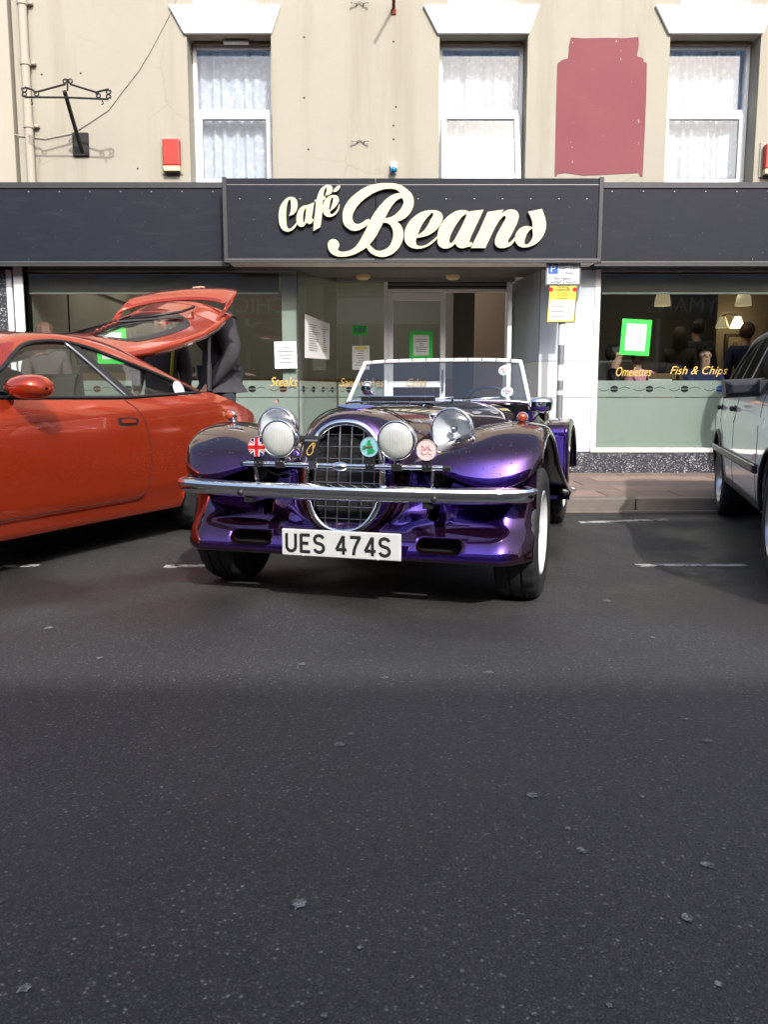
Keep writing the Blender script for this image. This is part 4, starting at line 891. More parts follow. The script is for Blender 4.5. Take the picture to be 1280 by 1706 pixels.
for k in range(14):
    a = rn.uniform(0, 6.28); l = rn.uniform(.1, .2); e_ = rn.uniform(.5, 1.3); dx, dy, dz = math.cos(a) * math.cos(e_), math.sin(a) * math.cos(e_), math.sin(e_)
    sx, sy = -math.sin(a) * .028, math.cos(a) * .028
    MB().add([(0, 0, .1), (dx * l * .6 + sx, dy * l * .6 + sy, .1 + dz * l * .6), (dx * l, dy * l, .1 + dz * l), (dx * l * .6 - sx, dy * l * .6 - sy, .1 + dz * l * .6)], [(0, 1, 2, 3)]).build('leaf', 'palegreen', t)
t = thing('shelf_unit', (-2.9, 9.7, KZ), 'dark low sideboard carrying the pot plant behind the left window', 'sideboard')
MB().bbox(-.5, .7, -.2, .2, 0, 1.13, .01).build('cabinet', 'darkwood', t)
for k in range(2): MB().bbox(-.46 + k * .58, .08 + k * .58, -.22, -.201, .05, 1.05, .006).build('door', 'wood', t)

# ================================================================ NEIGHBOURS AND THE TERRACE ACROSS THE ROAD
def building(name, label, X0, X1, Y, face, H, wallm, shopm, nwin, text=None, tmat='enwhite', txt_x=None, z1=3.05, z2=3.75):
    """simple two-storey terrace; face=+1 looks toward +Y, -1 toward -Y"""
    t = thing(name, ((X0 + X1) / 2, Y, 0), label, 'building')
    s = 1 if face > 0 else -1
    ww = .95; gap = (X1 - X0) / nwin
    cs = [X0 + gap * (k + .5) for k in range(nwin)]
    holes = [(c - ww / 2, c + ww / 2, 4.3, 5.8) for c in cs]
    m = wall_cells(MB(), X0, X1, z2, H, holes, 0, .3); 
    m.add([(X0, 0, 0), (X0, 6, 0), (X0, 6, H), (X0, 0, H)], [(0, 1, 2, 3)]); m.add([(X1, 0, 0), (X1, 6, 0), (X1, 6, H), (X1, 0, H)], [(0, 1, 2, 3)]); m.add([(X0, 0, H), (X1, 0, H), (X1, 6, H), (X0, 6, H)], [(0, 1, 2, 3)]); m.add([(X0, 6, 0), (X1, 6, 0), (X1, 6, H), (X0, 6, H)], [(0, 1, 2, 3)])
    def put(mb, nm, mat, par=None):
        mb.v = [(x, Y - s * y, z) for x, y, z in mb.v]; return mb.build(nm, mat, par or t, True)
    put(m, 'wall', wallm)
    for c in cs:
        f = MB()
        for q in ((c - ww / 2, c - ww / 2 + .06, 4.3, 5.8), (c + ww / 2 - .06, c + ww / 2, 4.3, 5.8), (c - ww / 2 + .06, c + ww / 2 - .06, 5.74, 5.8), (c - ww / 2 + .06, c + ww / 2 - .06, 4.3, 4.36), (c - ww / 2 + .06, c + ww / 2 - .06, 5.02, 5.09), (c - .03, c + .03, 4.36, 5.02), (c - .03, c + .03, 5.09, 5.74)): f.box(q[0], q[1], .12, .18, q[2], q[3])
        fo = put(f, 'window', 'upvc'); put(MB().box(c - ww / 2 + .06, c + ww / 2 - .06, .14, .15, 4.36, 5.74), 'pane', 'carglass', fo); put(MB().box(c - ww / 2, c + ww / 2, .5, .52, 4.2, 5.9), 'room_back', 'int_dark')
        put(MB().box(c - ww / 2 - .08, c + ww / 2 + .08, -.08, .1, 4.2, 4.29), 'window_sill', 'white')
    put(MB().box(X0, X1, -.12, .3, z1, z2 - .002), 'fascia', shopm); put(MB().box(X0, X1, -.001, .25, 0, .55), 'stall_riser', 'darktrim')
    put(MB().box(X0, X1, .1, .11, .56, z1 - .002), 'shop_glass', 'carglass'); put(MB().box(X0, X1, 1.2, 1.25, 0, z1), 'shop_interior', 'int_dark')
    n = max(3, int((X1 - X0) / 1.6))
    for k in range(n + 1):
        x = X0 + .05 + (X1 - X0 - .1) * k / n; put(MB().box(x - .05, x + .05, .02, .2, .56, z1 - .003), 'shop_post', 'upvc' if k % 2 else 'darktrim')
    if text:
        me = text_mesh(text, 1, 0, 0, 0, 'CENTER', height=.42); me.transform(Matrix.Rotation(R(90), 4, 'X'))
        if face > 0: me.transform(Matrix.Rotation(R(180), 4, 'Z'))
        me.transform(Matrix.Translation(((X0 + X1) / 2 if txt_x is None else txt_x, Y + s * .135, (z1 + z2) / 2))); link_mesh('shop_lettering', me, tmat, t, True)
    return t
OY = -6.4; OH = 6.9
building('shop_terrace', 'cream terrace across the road with a red chicken shop sign', -15, -2.2, OY, 1, OH, 'stonewall', 'signred', 5, 'CHICKEN', 'enwhite', -4.0)
building('shop_terrace', 'pale terrace across the road with a white shop fascia', -2.198, 2.2, OY, 1, OH, 'stonewall', 'enwhite', 2)
building('shop_terrace', 'pale stone terrace across the road with a dark teal fascia', 2.202, 15, OY, 1, OH, 'stonewall', 'tealsign', 5, 'YMANS', 'enwhite', 8.3)
building('neighbour_building', 'pale rendered shop adjoining the cafe beyond the drainpipe', -16, BX0 - .03, YW - .03, -1, 7.1, 'cream2', 'slate', 4, z1=zf_b, z2=zf_t - .1)
building('neighbour_building', 'brick shop adjoining the far end of the cafe', BX1 + .01, 18, YW - .04, -1, 7.0, 'bricky', 'tealsign', 4)
building('end_building', 'brick terrace continuing far along the road past the chicken shop', -40, -15.1, OY + .02, 1, 6.6, 'bricky', 'slate', 6)
building('end_building', 'brick terrace continuing far along the road past the teal shop', 15.1, 40, OY + .02, 1, 6.6, 'bricky', 'signred', 6)
fp = MB().box(-40, 40, OY, OY + 1.9, .0, .12).build('far_pavement', 'slab3'); tag(fp, 'footway on the opposite side of the road', 'pavement', kind='structure')
# ================================================================ WHEELS (shared builder)
def wheel(car, a, b, r, w, side, rim_r, rim_mat='whiterim', spokes=5, steer=0.0, style='spoke'):
    """wheel part at lateral a, forward b; side=+1 outer face toward +a"""
    wh = bpy.data.objects.new('wheel', None); COL.objects.link(wh); wh.parent = car; wh.location = (a, -b, r); wh.rotation_euler = (0, 0, R(steer)); wh.empty_display_size = .1
    hw = w / 2; n = 96
    prof = [(rim_r, -hw * .86), (rim_r + .012, -hw * .92), ((rim_r + r) / 2, -hw * 1.0), (r - .03, -hw * .97), (r - .010, -hw * .86), (r - .003, -hw * .72), (r, -hw * .5), (r, -hw * .34), (r - .007, -hw * .30), (r - .007, -hw * .22), (r, -hw * .18), (r, 0)]
    prof = prof + [(q, -h) for q, h in prof[-2::-1]]
    rows = []
    for i, (q, h) in enumerate(prof):
        row = []
        for k in range(n):
            an = 2 * math.pi * k / n; rr = q
            if q > r - .011 and abs(h) > hw * .45 and k % 4 == 0: rr = q - .007
            if q >= r - .001 and abs(h) < hw * .35 and (k + 2) % 8 == 0: rr = q - .005
            row.append((h, rr * math.cos(an), rr * math.sin(an)))
        rows.append(row)
    MB().grid(rows, cv=True).build('tyre', 'rubber', wh, False, 38)
    s = side
    rp = [(rim_r + .004, s * hw * .90), (rim_r - .004, s * hw * .93), (rim_r - .012, s * hw * .82), (rim_r - .022, s * hw * .4), (rim_r - .026, -s * hw * .5), (rim_r - .01, -s * hw * .88)]
    rim = MB().lathe(rp, (0, 0, 0), (1, 0, 0), 48).build('rim', rim_mat, wh, False, 35)
    MB().lathe([(rim_r - .03, -s * hw * .2), (.0, -s * hw * .2)], (0, 0, 0), (1, 0, 0), 32).build('brake_disc', 'darktrim', wh)
    MB().lathe([(0, s * hw * .75), (.028, s * hw * .72), (.036, s * hw * .55), (.065, s * hw * .45), (.07, s * hw * .1)], (0, 0, 0), (1, 0, 0), 24).build('hub', rim_mat, wh, False, 40)
    for k in range(spokes):
        an = 2 * math.pi * k / spokes; c_, s_ = math.cos(an), math.sin(an)
        m = MB(); wd0, wd1 = .026, .020
        for q, (rr, hh) in enumerate(((.05, .42), (.5 * rim_r + .02, .52), (rim_r - .014, .62))):
            pass
        sec = []
        for rr, hh, wd in ((.045, .46, .024), (.5 * rim_r + .02, .58, .021), (rim_r - .012, .66, .026)):
            sec.append([(s * hw * hh, rr * c_ - wd * s_, rr * s_ + wd * c_), (s * hw * (hh + .06), rr * c_, rr * s_), (s * hw * hh, rr * c_ + wd * s_, rr * s_ - wd * c_), (s * hw * (hh - .25), rr * c_ + wd * s_, rr * s_ - wd * c_), (s * hw * (hh - .25), rr * c_ - wd * s_, rr * s_ + wd * c_)])
        MB().grid(sec, cv=True).build('spoke', rim_mat, wh, False, 40)
    return wh
# ================================================================ PURPLE ROADSTER
PSI = 16.5
car = thing('roadster', (-.051, 3.933, 0), 'purple open kit roadster with chrome bumper, spot lamps and badge bar', 'car', None, R(-PSI))
def V(a, b, z): return (a, -b, z)
def VM(l): return [V(*p) for p in l]
def part(m, name, mat, smooth=False, parent=None): return m.build(name, mat, parent or car, False, smooth)
# --- nose and bonnet shell: rings of half sections
def ring(b, hw, z0, z1, e=2.6, n=14, lean=0.0, round_bot=1.0):
    out = []
    zc_ = z0 + (z1 - z0) * .50
    for k in range(2 * n):
        t = -math.pi / 2 + 2 * math.pi * k / (2 * n)
        c_, s_ = math.cos(t), math.sin(t)
        x = math.copysign(abs(c_) ** (2 / e), c_) * hw; zz = zc_ + math.copysign(abs(s_) ** (2 / e), s_) * (z1 - zc_ if s_ > 0 else zc_ - z0)
        out.append(V(x, b - lean * (zz - z0), zz))
    return out
def rr(rings, nu=5): return [list(r) for r in rings]
GL = .14                                                         # grille lean
g0 = ring(.445, .162, .335, .785, 2.3, lean=GL)
g1 = ring(.450, .180, .322, .802, 2.3, lean=GL)
g2 = ring(.425, .216, .302, .828, 2.35, lean=GL)
g3 = ring(.330, .262, .285, .846, 2.5, lean=GL * .9)
g4 = ring(.120, .305, .27, .858, 2.7, lean=.06)
g5 = ring(-.25, .365, .26, .868, 2.9, lean=0)
g6 = ring(-.75, .455, .26, .876, 3.1)
g7 = ring(-1.22, .560, .26, .874, 3.4)
g8 = ring(-1.34, .585, .26, .866, 3.5)
m = MB()
cols = [crom([r[j] for r in (g1, g2, g3, g4, g5, g6, g7, g8)], 5) for j in range(28)]
cols = [crom([c[i] for c in cols], 2, True) for i in range(len(cols[0]))]
bon = part(m.grid(cols, cv=True), 'bonnet', 'purple', True); thick(bon, .004)
for p in bon.data.polygons: p.use_smooth = True
# bonnet shut line and centre piano hinge
def surf_top(a, b):
    """height of bonnet top at (a,b)"""
    tb = [(.33, .262, .846 , .285, 2.5), (.12, .305, .858, .27, 2.7), (-.25, .365, .868, .26, 2.9), (-.75, .455, .876, .26, 3.1), (-1.22, .56, .874, .26, 3.4), (-1.4, .59, .866, .26, 3.5)]
    for p, q in zip(tb, tb[1:]):
        if b >= q[0]:
            t = min(1, max(0, (p[0] - b) / (p[0] - q[0]))); hw = p[1] + (q[1] - p[1]) * t; z1 = p[2] + (q[2] - p[2]) * t; z0 = p[3] + (q[3] - p[3]) * t; e = p[4] + (q[4] - p[4]) * t; break
    zc_ = (z0 + z1) / 2; u = min(.999, abs(a) / hw); return zc_ + (z1 - zc_) * (1 - u ** e) ** (1 / e)
m = MB()
for q in range(2):
    l = [(a, .21 - .05 * abs(a) , surf_top(a, .21) + .0015) for a in [-.26 + .52 * k / 20 for k in range(21)]]
m.tube(VM(l), .003, 5); part(m, 'shut_line', 'blackmatt')
# grille: chrome surround, mesh bars, dark radiator
m = MB(); gi = ring(.452, .158, .343, .778, 2.3, lean=GL); gm = ring(.464, .169, .331, .791, 2.3, lean=GL); go = ring(.452, .182, .320, .804, 2.3, lean=GL)
cols = [crom(x, 3, True) for x in (gi, gm, go)]
m.grid(cols, cv=True); gs_ = part(m, 'grille_surround', 'chrome', True)
m = MB(); m.add([V(p[0], -p[1] - .05, p[2]) for p in g0], [tuple(range(28))]); part(m, 'radiator', 'blackmatt')
def gz(a): u = min(.999, abs(a) / .160); hz = .218 * (1 - u ** 2.3) ** (1 / 2.3); return .56 - hz, .56 + hz
def gx(z): u = min(.999, abs(z - .56) / .218); return .160 * (1 - u ** 2.3) ** (1 / 2.3)
for k in range(6):
    a = -.1325 + .053 * k; z0, z1 = gz(a); part(MB().tube(VM([(a, .442 - GL * (z0 - .335), z0), (a, .442 - GL * (z1 - .335), z1)]), .0024, 6), 'grille_bar', 'steel')
for k in range(8):
    z = .385 + .0505 * k; x = gx(z); part(MB().tube(VM([(-x, .434 - GL * (z - .335), z), (x, .434 - GL * (z - .335), z)]), .0016, 6), 'grille_bar', 'steel')
# --- wings: lateral stations with a profile each (b, z)
def wing(s):
    st = [
     (.235, [(.36, .600), (.35, .615), (.28, .632), (.14, .645), (-.08, .65), (-.35, .63), (-.70, .55), (-1.15, .42), (-1.60, .33), (-1.98, .30)]),
     (.34, [(.40, .610), (.405, .622), (.33, .655), (.17, .680), (-.05, .682), (-.33, .650), (-.70, .55), (-1.15, .42), (-1.60, .33), (-1.98, .30)]),
     (.44, [(.441, .586), (.437, .612), (.37, .668), (.20, .715), (-.03, .722), (-.32, .680), (-.68, .56), (-1.15, .42), (-1.60, .33), (-1.98, .30)]),
     (.54, [(.455, .550), (.449, .588), (.39, .670), (.22, .742), (-.02, .755), (-.30, .705), (-.66, .565), (-1.15, .415), (-1.60, .325), (-1.98, .295)]),
     (.63, [(.449, .530), (.442, .576), (.385, .672), (.22, .757), (.00, .774), (-.29, .715), (-.65, .57), (-1.15, .415), (-1.60, .325), (-1.98, .292)]),
     (.71, [(.424, .546), (.417, .590), (.365, .675), (.21, .756), (.00, .776), (-.28, .716), (-.64, .57), (-1.15, .413), (-1.60, .322), (-1.98, .290)]),
     (.77, [(.378, .582), (.374, .616), (.335, .68), (.20, .748), (.00, .768), (-.28, .708), (-.63, .565), (-1.15, .408), (-1.60, .318), (-1.98, .288)]),
     (.800, [(.300, .625), (.315, .645), (.290, .685), (.18, .736), (.00, .755), (-.28, .697), (-.62, .556), (-1.15, .402), (-1.60, .312), (-1.98, .284)]),
     (.806, [(.285, .612), (.295, .627), (.272, .664), (.17, .714), (.00, .732), (-.275, .674), (-.612, .534), (-1.14, .382), (-1.60, .296), (-1.98, .270)]),
    ]
    rows = [[V(s * a, b, z) for b, z in pr] for a, pr in st]
    m = MB().loft(rows, 3, 5)
    o = part(m, 'front_wing', 'purple', True); thick(o, .012, 1 if s > 0 else -1)
    for p in o.data.polygons: p.use_smooth = True
    # dark inner arch under the wing
    rows = [[V(s * a, b, z) for b, z in ((.20, .25), (.24, .40), (.24, .55), (.17, .68), (0, .715), (-.26, .66), (-.40, .50), (-.42, .25))] for a in (.42, .60, .78)]
    part(MB().loft(rows, 1, 3), 'wheel_arch_liner', 'blackmatt', True)
    # amber indicator on a chrome base
    ib = MB().lathe([(.020, -.02), (.023, -.01), (.025, .012), (.021, .016)], V(s * .70, .055, .808), V(.12 * s, 1, .05), 20).tube(VM([(s * .70, .03, .77), (s * .70, .04, .80)]), .018, 10)
    i_ = part(ib, 'indicator', 'chrome', 40); MB().lathe([(.021, 0), (.020, .009), (.014, .016), (0, .018)], V(s * .70 , .070, .809), V(.12 * s, 1, .05), 20).build('amber_lens', 'amber', i_, False, 50)
for s in (1, -1): wing(s)
# --- front valance (skirt) below the wings
st = []
for a in (0, .12, .20, .26, .32, .40, .50, .60, .68, .745, .780, .790):
    w_ = min(1, max(0, (a - .22) / .15))                        # centre tucked under the grille
    o_ = max(0, (a - .66) / .11) ** 2
    ctr = 1 - w_
    top = .57 if a > .3 else .40
    up = min(1, max(0, (a - .17) / .09)); L_ = lambda lo, hi: lo + (hi - lo) * up
    pr = [(.285 - .03 * o_, L_(.42, .665)), (.312 - .04 * o_, L_(.40, .58)), (.332 - .06 * o_, L_(.385, .495)), (.352 + .03 * ctr - .08 * o_, L_(.37, .425)), (.378 + .02 * ctr - .09 * o_, L_(.355, .370)), (.412 - .10 * o_, .335), (.442 - .10 * o_, .300), (.460 - .10 * o_, .265 - .006 * o_), (.463 - .10 * o_, .238 - .004 * o_), (.450 - .10 * o_, .223 + .004 * o_), (.41 - .09 * o_, .215 + .006 * o_)]
    st.append((a, pr))
full = [(-a, p) for a, p in st[:0:-1]] + st
va = part(MB().loft([[V(a, b, z) for b, z in p] for a, p in full], 3, 4), 'front_valance', 'purple', True); thick(va, .008)
for p in va.data.polygons: p.use_smooth = True
for s in (1, -1):                                               # outer end caps of the skirt
    pr = st[-1][1]; rows = [[V(s * .775, b, z) for b, z in crom([(b, z, 0) for b, z in pr], 3) for b, z in [(b, z)]] if False else [V(s * .790, p[0], p[1]) for p in crom([(b, z, 0) for b, z in pr], 3)], [V(s * .780, p[0] - .14, p[1]) for p in crom([(b, z, 0) for b, z in pr], 3)]]
    part(MB().grid(rows), 'valance_end', 'purple', True)
def capsule(m, a0, a1, z, r, b, bz=0.0, n=10, depth=.02):
    pts_ = [(a1 - r + r * math.sin(t), z + r * math.cos(t)) for t in [math.pi * k / n for k in range(n + 1)]] + [(a0 + r - r * math.sin(t), z - r * math.cos(t)) for t in [math.pi * k / n for k in range(n + 1)]]
    return pts_
cut = MB()
for s in (1, -1):
    cut.prism([(s * x, z) for x, z in capsule(None, .325, .515, .292, .028, 0)], -.6, -.25)
    cut.prism([(s * x, z + (.03 if z > .415 else -.01)) for x, z in capsule(None, .355, .400, .415, .0224, 0)], -.42, -.22)
cuto = cut.build('cutter', 'black'); cuto.parent = car
bm_ = va.modifiers.new('b', 'BOOLEAN'); bm_.object = cuto; bm_.operation = 'DIFFERENCE'; bm_.solver = 'EXACT'; apply_mods(va); bpy.data.objects.remove(cuto)
for s in (1, -1):
    part(MB().box(s * .42 - .13, s * .42 + .13, -.37, -.10, .245, .325).box(s * .38 - .06, s * .38 + .06, -.28, -.10, .34, .50), 'duct_box', 'blackmatt')
    c = capsule(None, .325, .515, .292, .028, 0); c2 = capsule(None, .321, .519, .292, .032, 0)
    def fz(z): return .4505 - .62 * (z - .292)
    part(MB().grid([[V(s * x, fz(z) - .004, z) for x, z in c2], [V(s * x, fz(z) + .003, z) for x, z in [((p[0] + q[0]) / 2, (p[1] + q[1]) / 2) for p, q in zip(c, c2)]], [V(s * x, fz(z), z) for x, z in c], [V(s * x, fz(z) - .05, z) for x, z in c]], cv=True), 'slot_rim', 'purple', 60)
    # horn / hose behind badge bar
    part(MB().lathe([(.0, .03), (.032, .028), (.045, .0), (.03, -.03), (.012, -.07)], V(s * .40, .36, .565), V(0, 1, .1), 18), 'horn', 'black', 40)
part(MB().tube(VM([(-.38, .40, .60), (-.36, .37, .57), (-.33, .36, .555), (-.30, .34, .56)]), .006, 6), 'cable', 'black', True)
# --- bumper: curved chrome blade
bp = [(-.785, .36), (-.775, .405), (-.72, .455), (-.55, .51), (-.3, .545), (0, .555), (.3, .545), (.55, .51), (.72, .455), (.775, .405), (.785, .36)]
bpc = crom([(a, b, 0) for a, b in bp], 6)
sec = [(-.030, -.036), (-.005, -.030), (.006, -.022), (.010, -.012), (.011, .0), (.018, .006), (.022, .016), (.018, .026), (.0, .033), (-.022, .035)]
rows = []
for i, p in enumerate(bpc):
    t = (bpc[min(i + 1, len(bpc) - 1)] - bpc[max(i - 1, 0)]).normalized(); nrm = Vector((-t.y, t.x, 0)) * -1
    if nrm.y < 0 and abs(p.x) < .7: nrm = -nrm
    nrm = Vector((-t.y, t.x, 0)); nrm = nrm if nrm.dot(Vector((p.x * .6, 1, 0))) > 0 else -nrm
    k = .55 if i in (0, len(bpc) - 1) else 1
    rows.append([V(p.x + nrm.x * d_, p.y + nrm.y * d_, .508 + h_ * k) for d_, h_ in sec])
bum = part(MB().grid(rows, cv=True), 'bumper', 'wetchrome', 40)
for s in (1, -1):
    MB().lathe([(0, .012), (.012, .010), (.014, 0)], V(s * .42, .540, .497), V(0, 1, 0), 10).build('bolt', 'darktrim', bum, False, True)
    part(MB().box(s * .39 - .02, s * .39 + .02, -.53, -.30, .455, .475), 'bumper_bracket', 'black')
# --- badge bar with posts
BB = .53; BZ = .618
bb = part(MB().tube(VM([(-.415, BB - .013, BZ), (-.2, BB, BZ), (.2, BB, BZ), (.47, BB - .015, BZ)]), .0105, 12), 'badge_bar', 'chrome', 40)
for s, xe, xp in ((1, .47, .410), (-1, -.415, -.365)):
    MB().lathe([(0, .012), (.0115, .012), (.0115, -.02)], V(xe, BB - .014, BZ), V(s, 0, 0), 12).build('end_cap', 'black', bb)
    MB().tube(VM([(xp, BB - .018, BZ - .008), (xp - s * .006, BB - .028, .545)]), .0085, 8).build('post', 'chrome', bb)
MB().ball(V(.025, BB + .002, BZ - .003), .024, 10, (1.5, .9, .9)).build('wrapped_knot', 'wetchrome', bb, False, True)
# --- lamps
def headlamp(a, b, z, r, tilt=0):
    ax = V(0, 1, .02)
    lp = part(MB().lathe([(r * 1.02, .0), (r * 1.05, -.01), (r * 1.03, -.03), (r * .95, -.06), (r * .72, -.105), (r * .4, -.135), (0, -.145)], V(a, b, z), ax, 36), 'headlamp', 'chrome', 50)
    MB().lathe([(r * .93, .004), (r * .97, .014), (r * 1.04, .012), (r * 1.07, -.004), (r * 1.05, -.016)], V(a, b, z), ax, 36).build('rim', 'chrome', lp, False, True)
    MB().lathe([(r * .93, .0), (r * .8, -.03), (r * .5, -.06), (.012, -.07)], V(a, b, z), ax, 36).build('reflector', 'reflector', lp, False, True)
    MB().lathe([(r * .95, .006), (r * .8, .016), (r * .4, .026), (0, .029)], V(a, b, z), ax, 36).build('lens', 'flutedglass', lp, False, True)
    MB().ball(V(a, b - .03, z), .016, 6).build('bulb', 'chrome', lp, False, True)
    MB().lathe([(.006, .02), (.006, .035), (0, .036)], V(a, b - .01, z + r * 1.02), (0, 0, 1), 8).build('screw', 'chrome', lp)
    MB().tube(VM([(a, b - .06, z - r * .8), (a * .96, b - .08, z - r - .05)]), .022, 12).build('stalk', 'chrome', lp, False, 40)
headlamp(.428, .255, .760, .0885); headlamp(-.372, .255, .760, .0885)
def spot(a, b, z, r):
    ax = V(0, 1, .0)
    lp = part(MB().lathe([(r * 1.0, .0), (r * 1.02, -.02), (r * .9, -.05), (r * .6, -.08), (0, -.09)], V(a, b, z), ax, 36), 'spot_lamp', 'chrome', 50)
    MB().lathe([(r * .90, .006), (r * .95, .012), (r * 1.01, .008), (r * 1.03, -.006), (r * 1.0, -.014)], V(a, b, z), ax, 36).build('rim', 'chrome', lp, False, True)
    MB().lathe([(r * .92, .007), (r * .88, .012), (r * .5, .020), (0, .023)], V(a, b, z), ax, 36).build('lens', 'spotlens', lp, False, True)
    MB().lathe([(r * .955, .0125), (r * .925, .0125)], V(a, b, z), ax, 36).build('gasket', 'black', lp)
    MB().tube(VM([(a, b - .03, z - r * .9), (a, BB, BZ + .006)]), .012, 8).bbox(a - .022, a + .022, -BB - .016, -BB + .016, BZ - .014, BZ + .014, .003).build('bracket', 'black', lp)
spot(-.238, .545, .726, .078); spot(.266, .545, .726, .078)
# --- badges on the bar
def badge_base(a, r, z, mat='chrome'):
    g = part(MB().lathe([(0, -.008), (r * .98, -.008), (r * 1.08, 0), (r * 1.03, .005), (r * .98, .002)], V(a, .548, z), V(0, 1, 0), 28), 'badge', mat, 50)
    MB().bbox(a - .02, a + .02, -.545, -.535, BZ - .012, z - r * .8, .002).build('bracket', 'black', g)
    for s in (-1, 1): MB().lathe([(0, .006), (.005, .005), (.006, 0)], V(a + s * .010, .545, BZ + .006), V(0, 1, 0), 8).build('bolt', 'chrome', g)
    return g
def disc(g, a, z, r, mat, b=.5505, name='enamel', n=28): MB().lathe([(r, 0), (0, .001)], V(a, b, z), V(0, 1, 0), n).build(name, mat, g)
def poly_on(g, a, z, pts_, mat, b, name): MB().prism([(a + x, z + y) for x, y in pts_], -b, -b + .0012).build(name, mat, g)
a, z, r = -.335, .690, .041
g = badge_base(a, r, z); g['label'] = 'round Union flag badge'; disc(g, a, z, r, 'ennavy')
def bar(ang, hw, off=0.0, l=.97):
    c_, s_ = math.cos(ang), math.sin(ang); L = math.sqrt(max(0, r * r - (abs(off) + hw) ** 2)) * l
    return [(x * c_ - y * s_, x * s_ + y * c_) for x, y in ((-L, off - hw), (L, off - hw), (L, off + hw), (-L, off + hw))]
for an in (.62, -.62): poly_on(g, a, z, bar(an, .0065), 'enwhite', .5525, 'saltire')
for an in (.62, -.62): poly_on(g, a, z, bar(an, .0024, .0015), 'enred', .5540, 'saltire')
for an in (0, math.pi / 2): poly_on(g, a, z, bar(an, .0125), 'enwhite', .5555, 'cross')
for an in (0, math.pi / 2): poly_on(g, a, z, bar(an, .0080), 'enred', .5572, 'cross')
a = -.092; z = .688                                              # black shield badge with a gold loop
g = part(MB().prism([(a + x, z + y) for x, y in ((-.036, .042), (.036, .042), (.036, -.005), (.030, -.028), (.015, -.043), (0, -.048), (-.015, -.043), (-.030, -.028), (-.036, -.005))], -.552, -.544), 'badge', 'chrome'); g['label'] = 'black shield badge with gold circuit loop'
poly_on(g, a, z, [(-.031, .036), (.031, .036), (.031, -.005), (.025, -.026), (.012, -.038), (0, -.042), (-.012, -.038), (-.025, -.026), (-.031, -.005)], 'ink', .5535, 'enamel')
poly_on(g, a, z, [(-.062, .055), (-.05, .044), (-.036, .040), (.036, .040), (.05, .044), (.062, .055), (.03, .052), (0, .055), (-.03, .052)], 'steel', .5555, 'wing_bar')
poly_on(g, a, z, [(-.028, .030), (.028, .030), (.028, .037), (-.028, .037)], 'greyink', .5550, 'name_strip')
MB().tube([V(a + x, .555, z + y) for x, y in ((-.018, -.022), (-.020, -.010), (-.006, .010), (.006, .022), (.014, .022), (.016, .012), (.008, .0), (.006, -.014), (-.002, -.024), (-.012, -.027), (-.018, -.022))], .0022, 6).tube([V(a + x, .555, z + y) for x, y in ((.006, .020), (.008, .0))], .0018, 6).build('gold_loop', 'gold', g)
MB().bbox(a - .018, a + .018, -.545, -.535, BZ - .012, z - .03, .002).build('bracket', 'steel', g)
a, z, r = .155, .698, .038
g = badge_base(a, r, z); g['label'] = 'pale blue badge with green map of Britain'; disc(g, a, z, r, 'badgeblue')
poly_on(g, a, z, [(-.002, .030), (.008, .026), (.004, .018), (.012, .010), (.008, .002), (.018, -.008), (.024, -.016), (.016, -.024), (.004, -.026), (-.010, -.029), (-.004, -.020), (-.010, -.014), (-.002, -.006), (-.006, .002), (-.010, .010), (-.008, .022)], 'engreen', .5530, 'map')
poly_on(g, a, z, [(-.026, .006), (-.014, .008), (-.012, -.004), (-.020, -.012), (-.030, -.008)], 'engreen', .5530, 'map'); poly_on(g, a, z, [(-.02, .001), (.014, .004), (.016, -.002), (-.02, -.005)], 'rust', .5545, 'ribbon')
a, z, r = .390, .690, .040
g = badge_base(a, r, z); g['label'] = 'white club badge with red initials'; disc(g, a, z, r, 'enwhite')
for r0, r1 in ((.0392, .0380), (.0258, .0250)): MB().lathe([(r0, 0), (r1, 0)], V(a, .5525, z), V(0, 1, 0), 32).build('ring', 'enred', g)
for ch, dx, dz in (('N', -.010, .010), ('K', .011, .010), ('C', -.012, -.008), ('C', .013, -.008), ('V', 0, -.014)):
    me = text_mesh(ch, 1, 0, 0, 0, 'CENTER', height=.0185 if ch != 'V' else .010); me.transform(Matrix.Translation(V(a + dx, .5535, z + dz)) @ Matrix.Rotation(R(90), 4, 'X')); link_mesh('initial', me, 'enred', g)
for k in range(16):
    an = 2 * math.pi * k / 16; MB().box(-.0010, .0010, -.5535, -.5525, -.0022, .0022).xf(Matrix.Translation((a + .0315 * math.sin(an), 0, z + .0315 * math.cos(an))) @ Matrix.Translation((0, 0, 0)) @ Matrix.Rotation(an, 4, 'Y')).build('rim_lettering', 'enred', g)
# --- number plate
np_ = MB().bbox(-.262, .262, -.515, -.507, .232, .346, .004); pl = part(np_, 'number_plate', 'plate', None)
def stroke_poly(p, w):
    out_l, out_r = [], []
    p = [Vector((x, y, 0)) for i, (x, y) in enumerate(p) if i == 0 or math.dist((x, y), p[i - 1]) > 1e-4]
    for i, q in enumerate(p):
        d0 = (q - p[i - 1]).normalized() if i else (p[1] - q).normalized(); d1 = (p[i + 1] - q).normalized() if i < len(p) - 1 else d0
        n0 = Vector((-d0.y, d0.x, 0)); n1 = Vector((-d1.y, d1.x, 0)); nn = (n0 + n1).normalized(); k = w / 2 / max(.45, nn.dot(n0)); out_l.append(q + nn * k); out_r.append(q - nn * k)
    return out_l, out_r
def arc(cx, cy, rx, ry, a0, a1, n=9): return [(cx + rx * math.cos(R(a0 + (a1 - a0) * k / n)), cy + ry * math.sin(R(a0 + (a1 - a0) * k / n))) for k in range(n + 1)]
GW, GH = 1.0, 1.6                                               # glyph cell
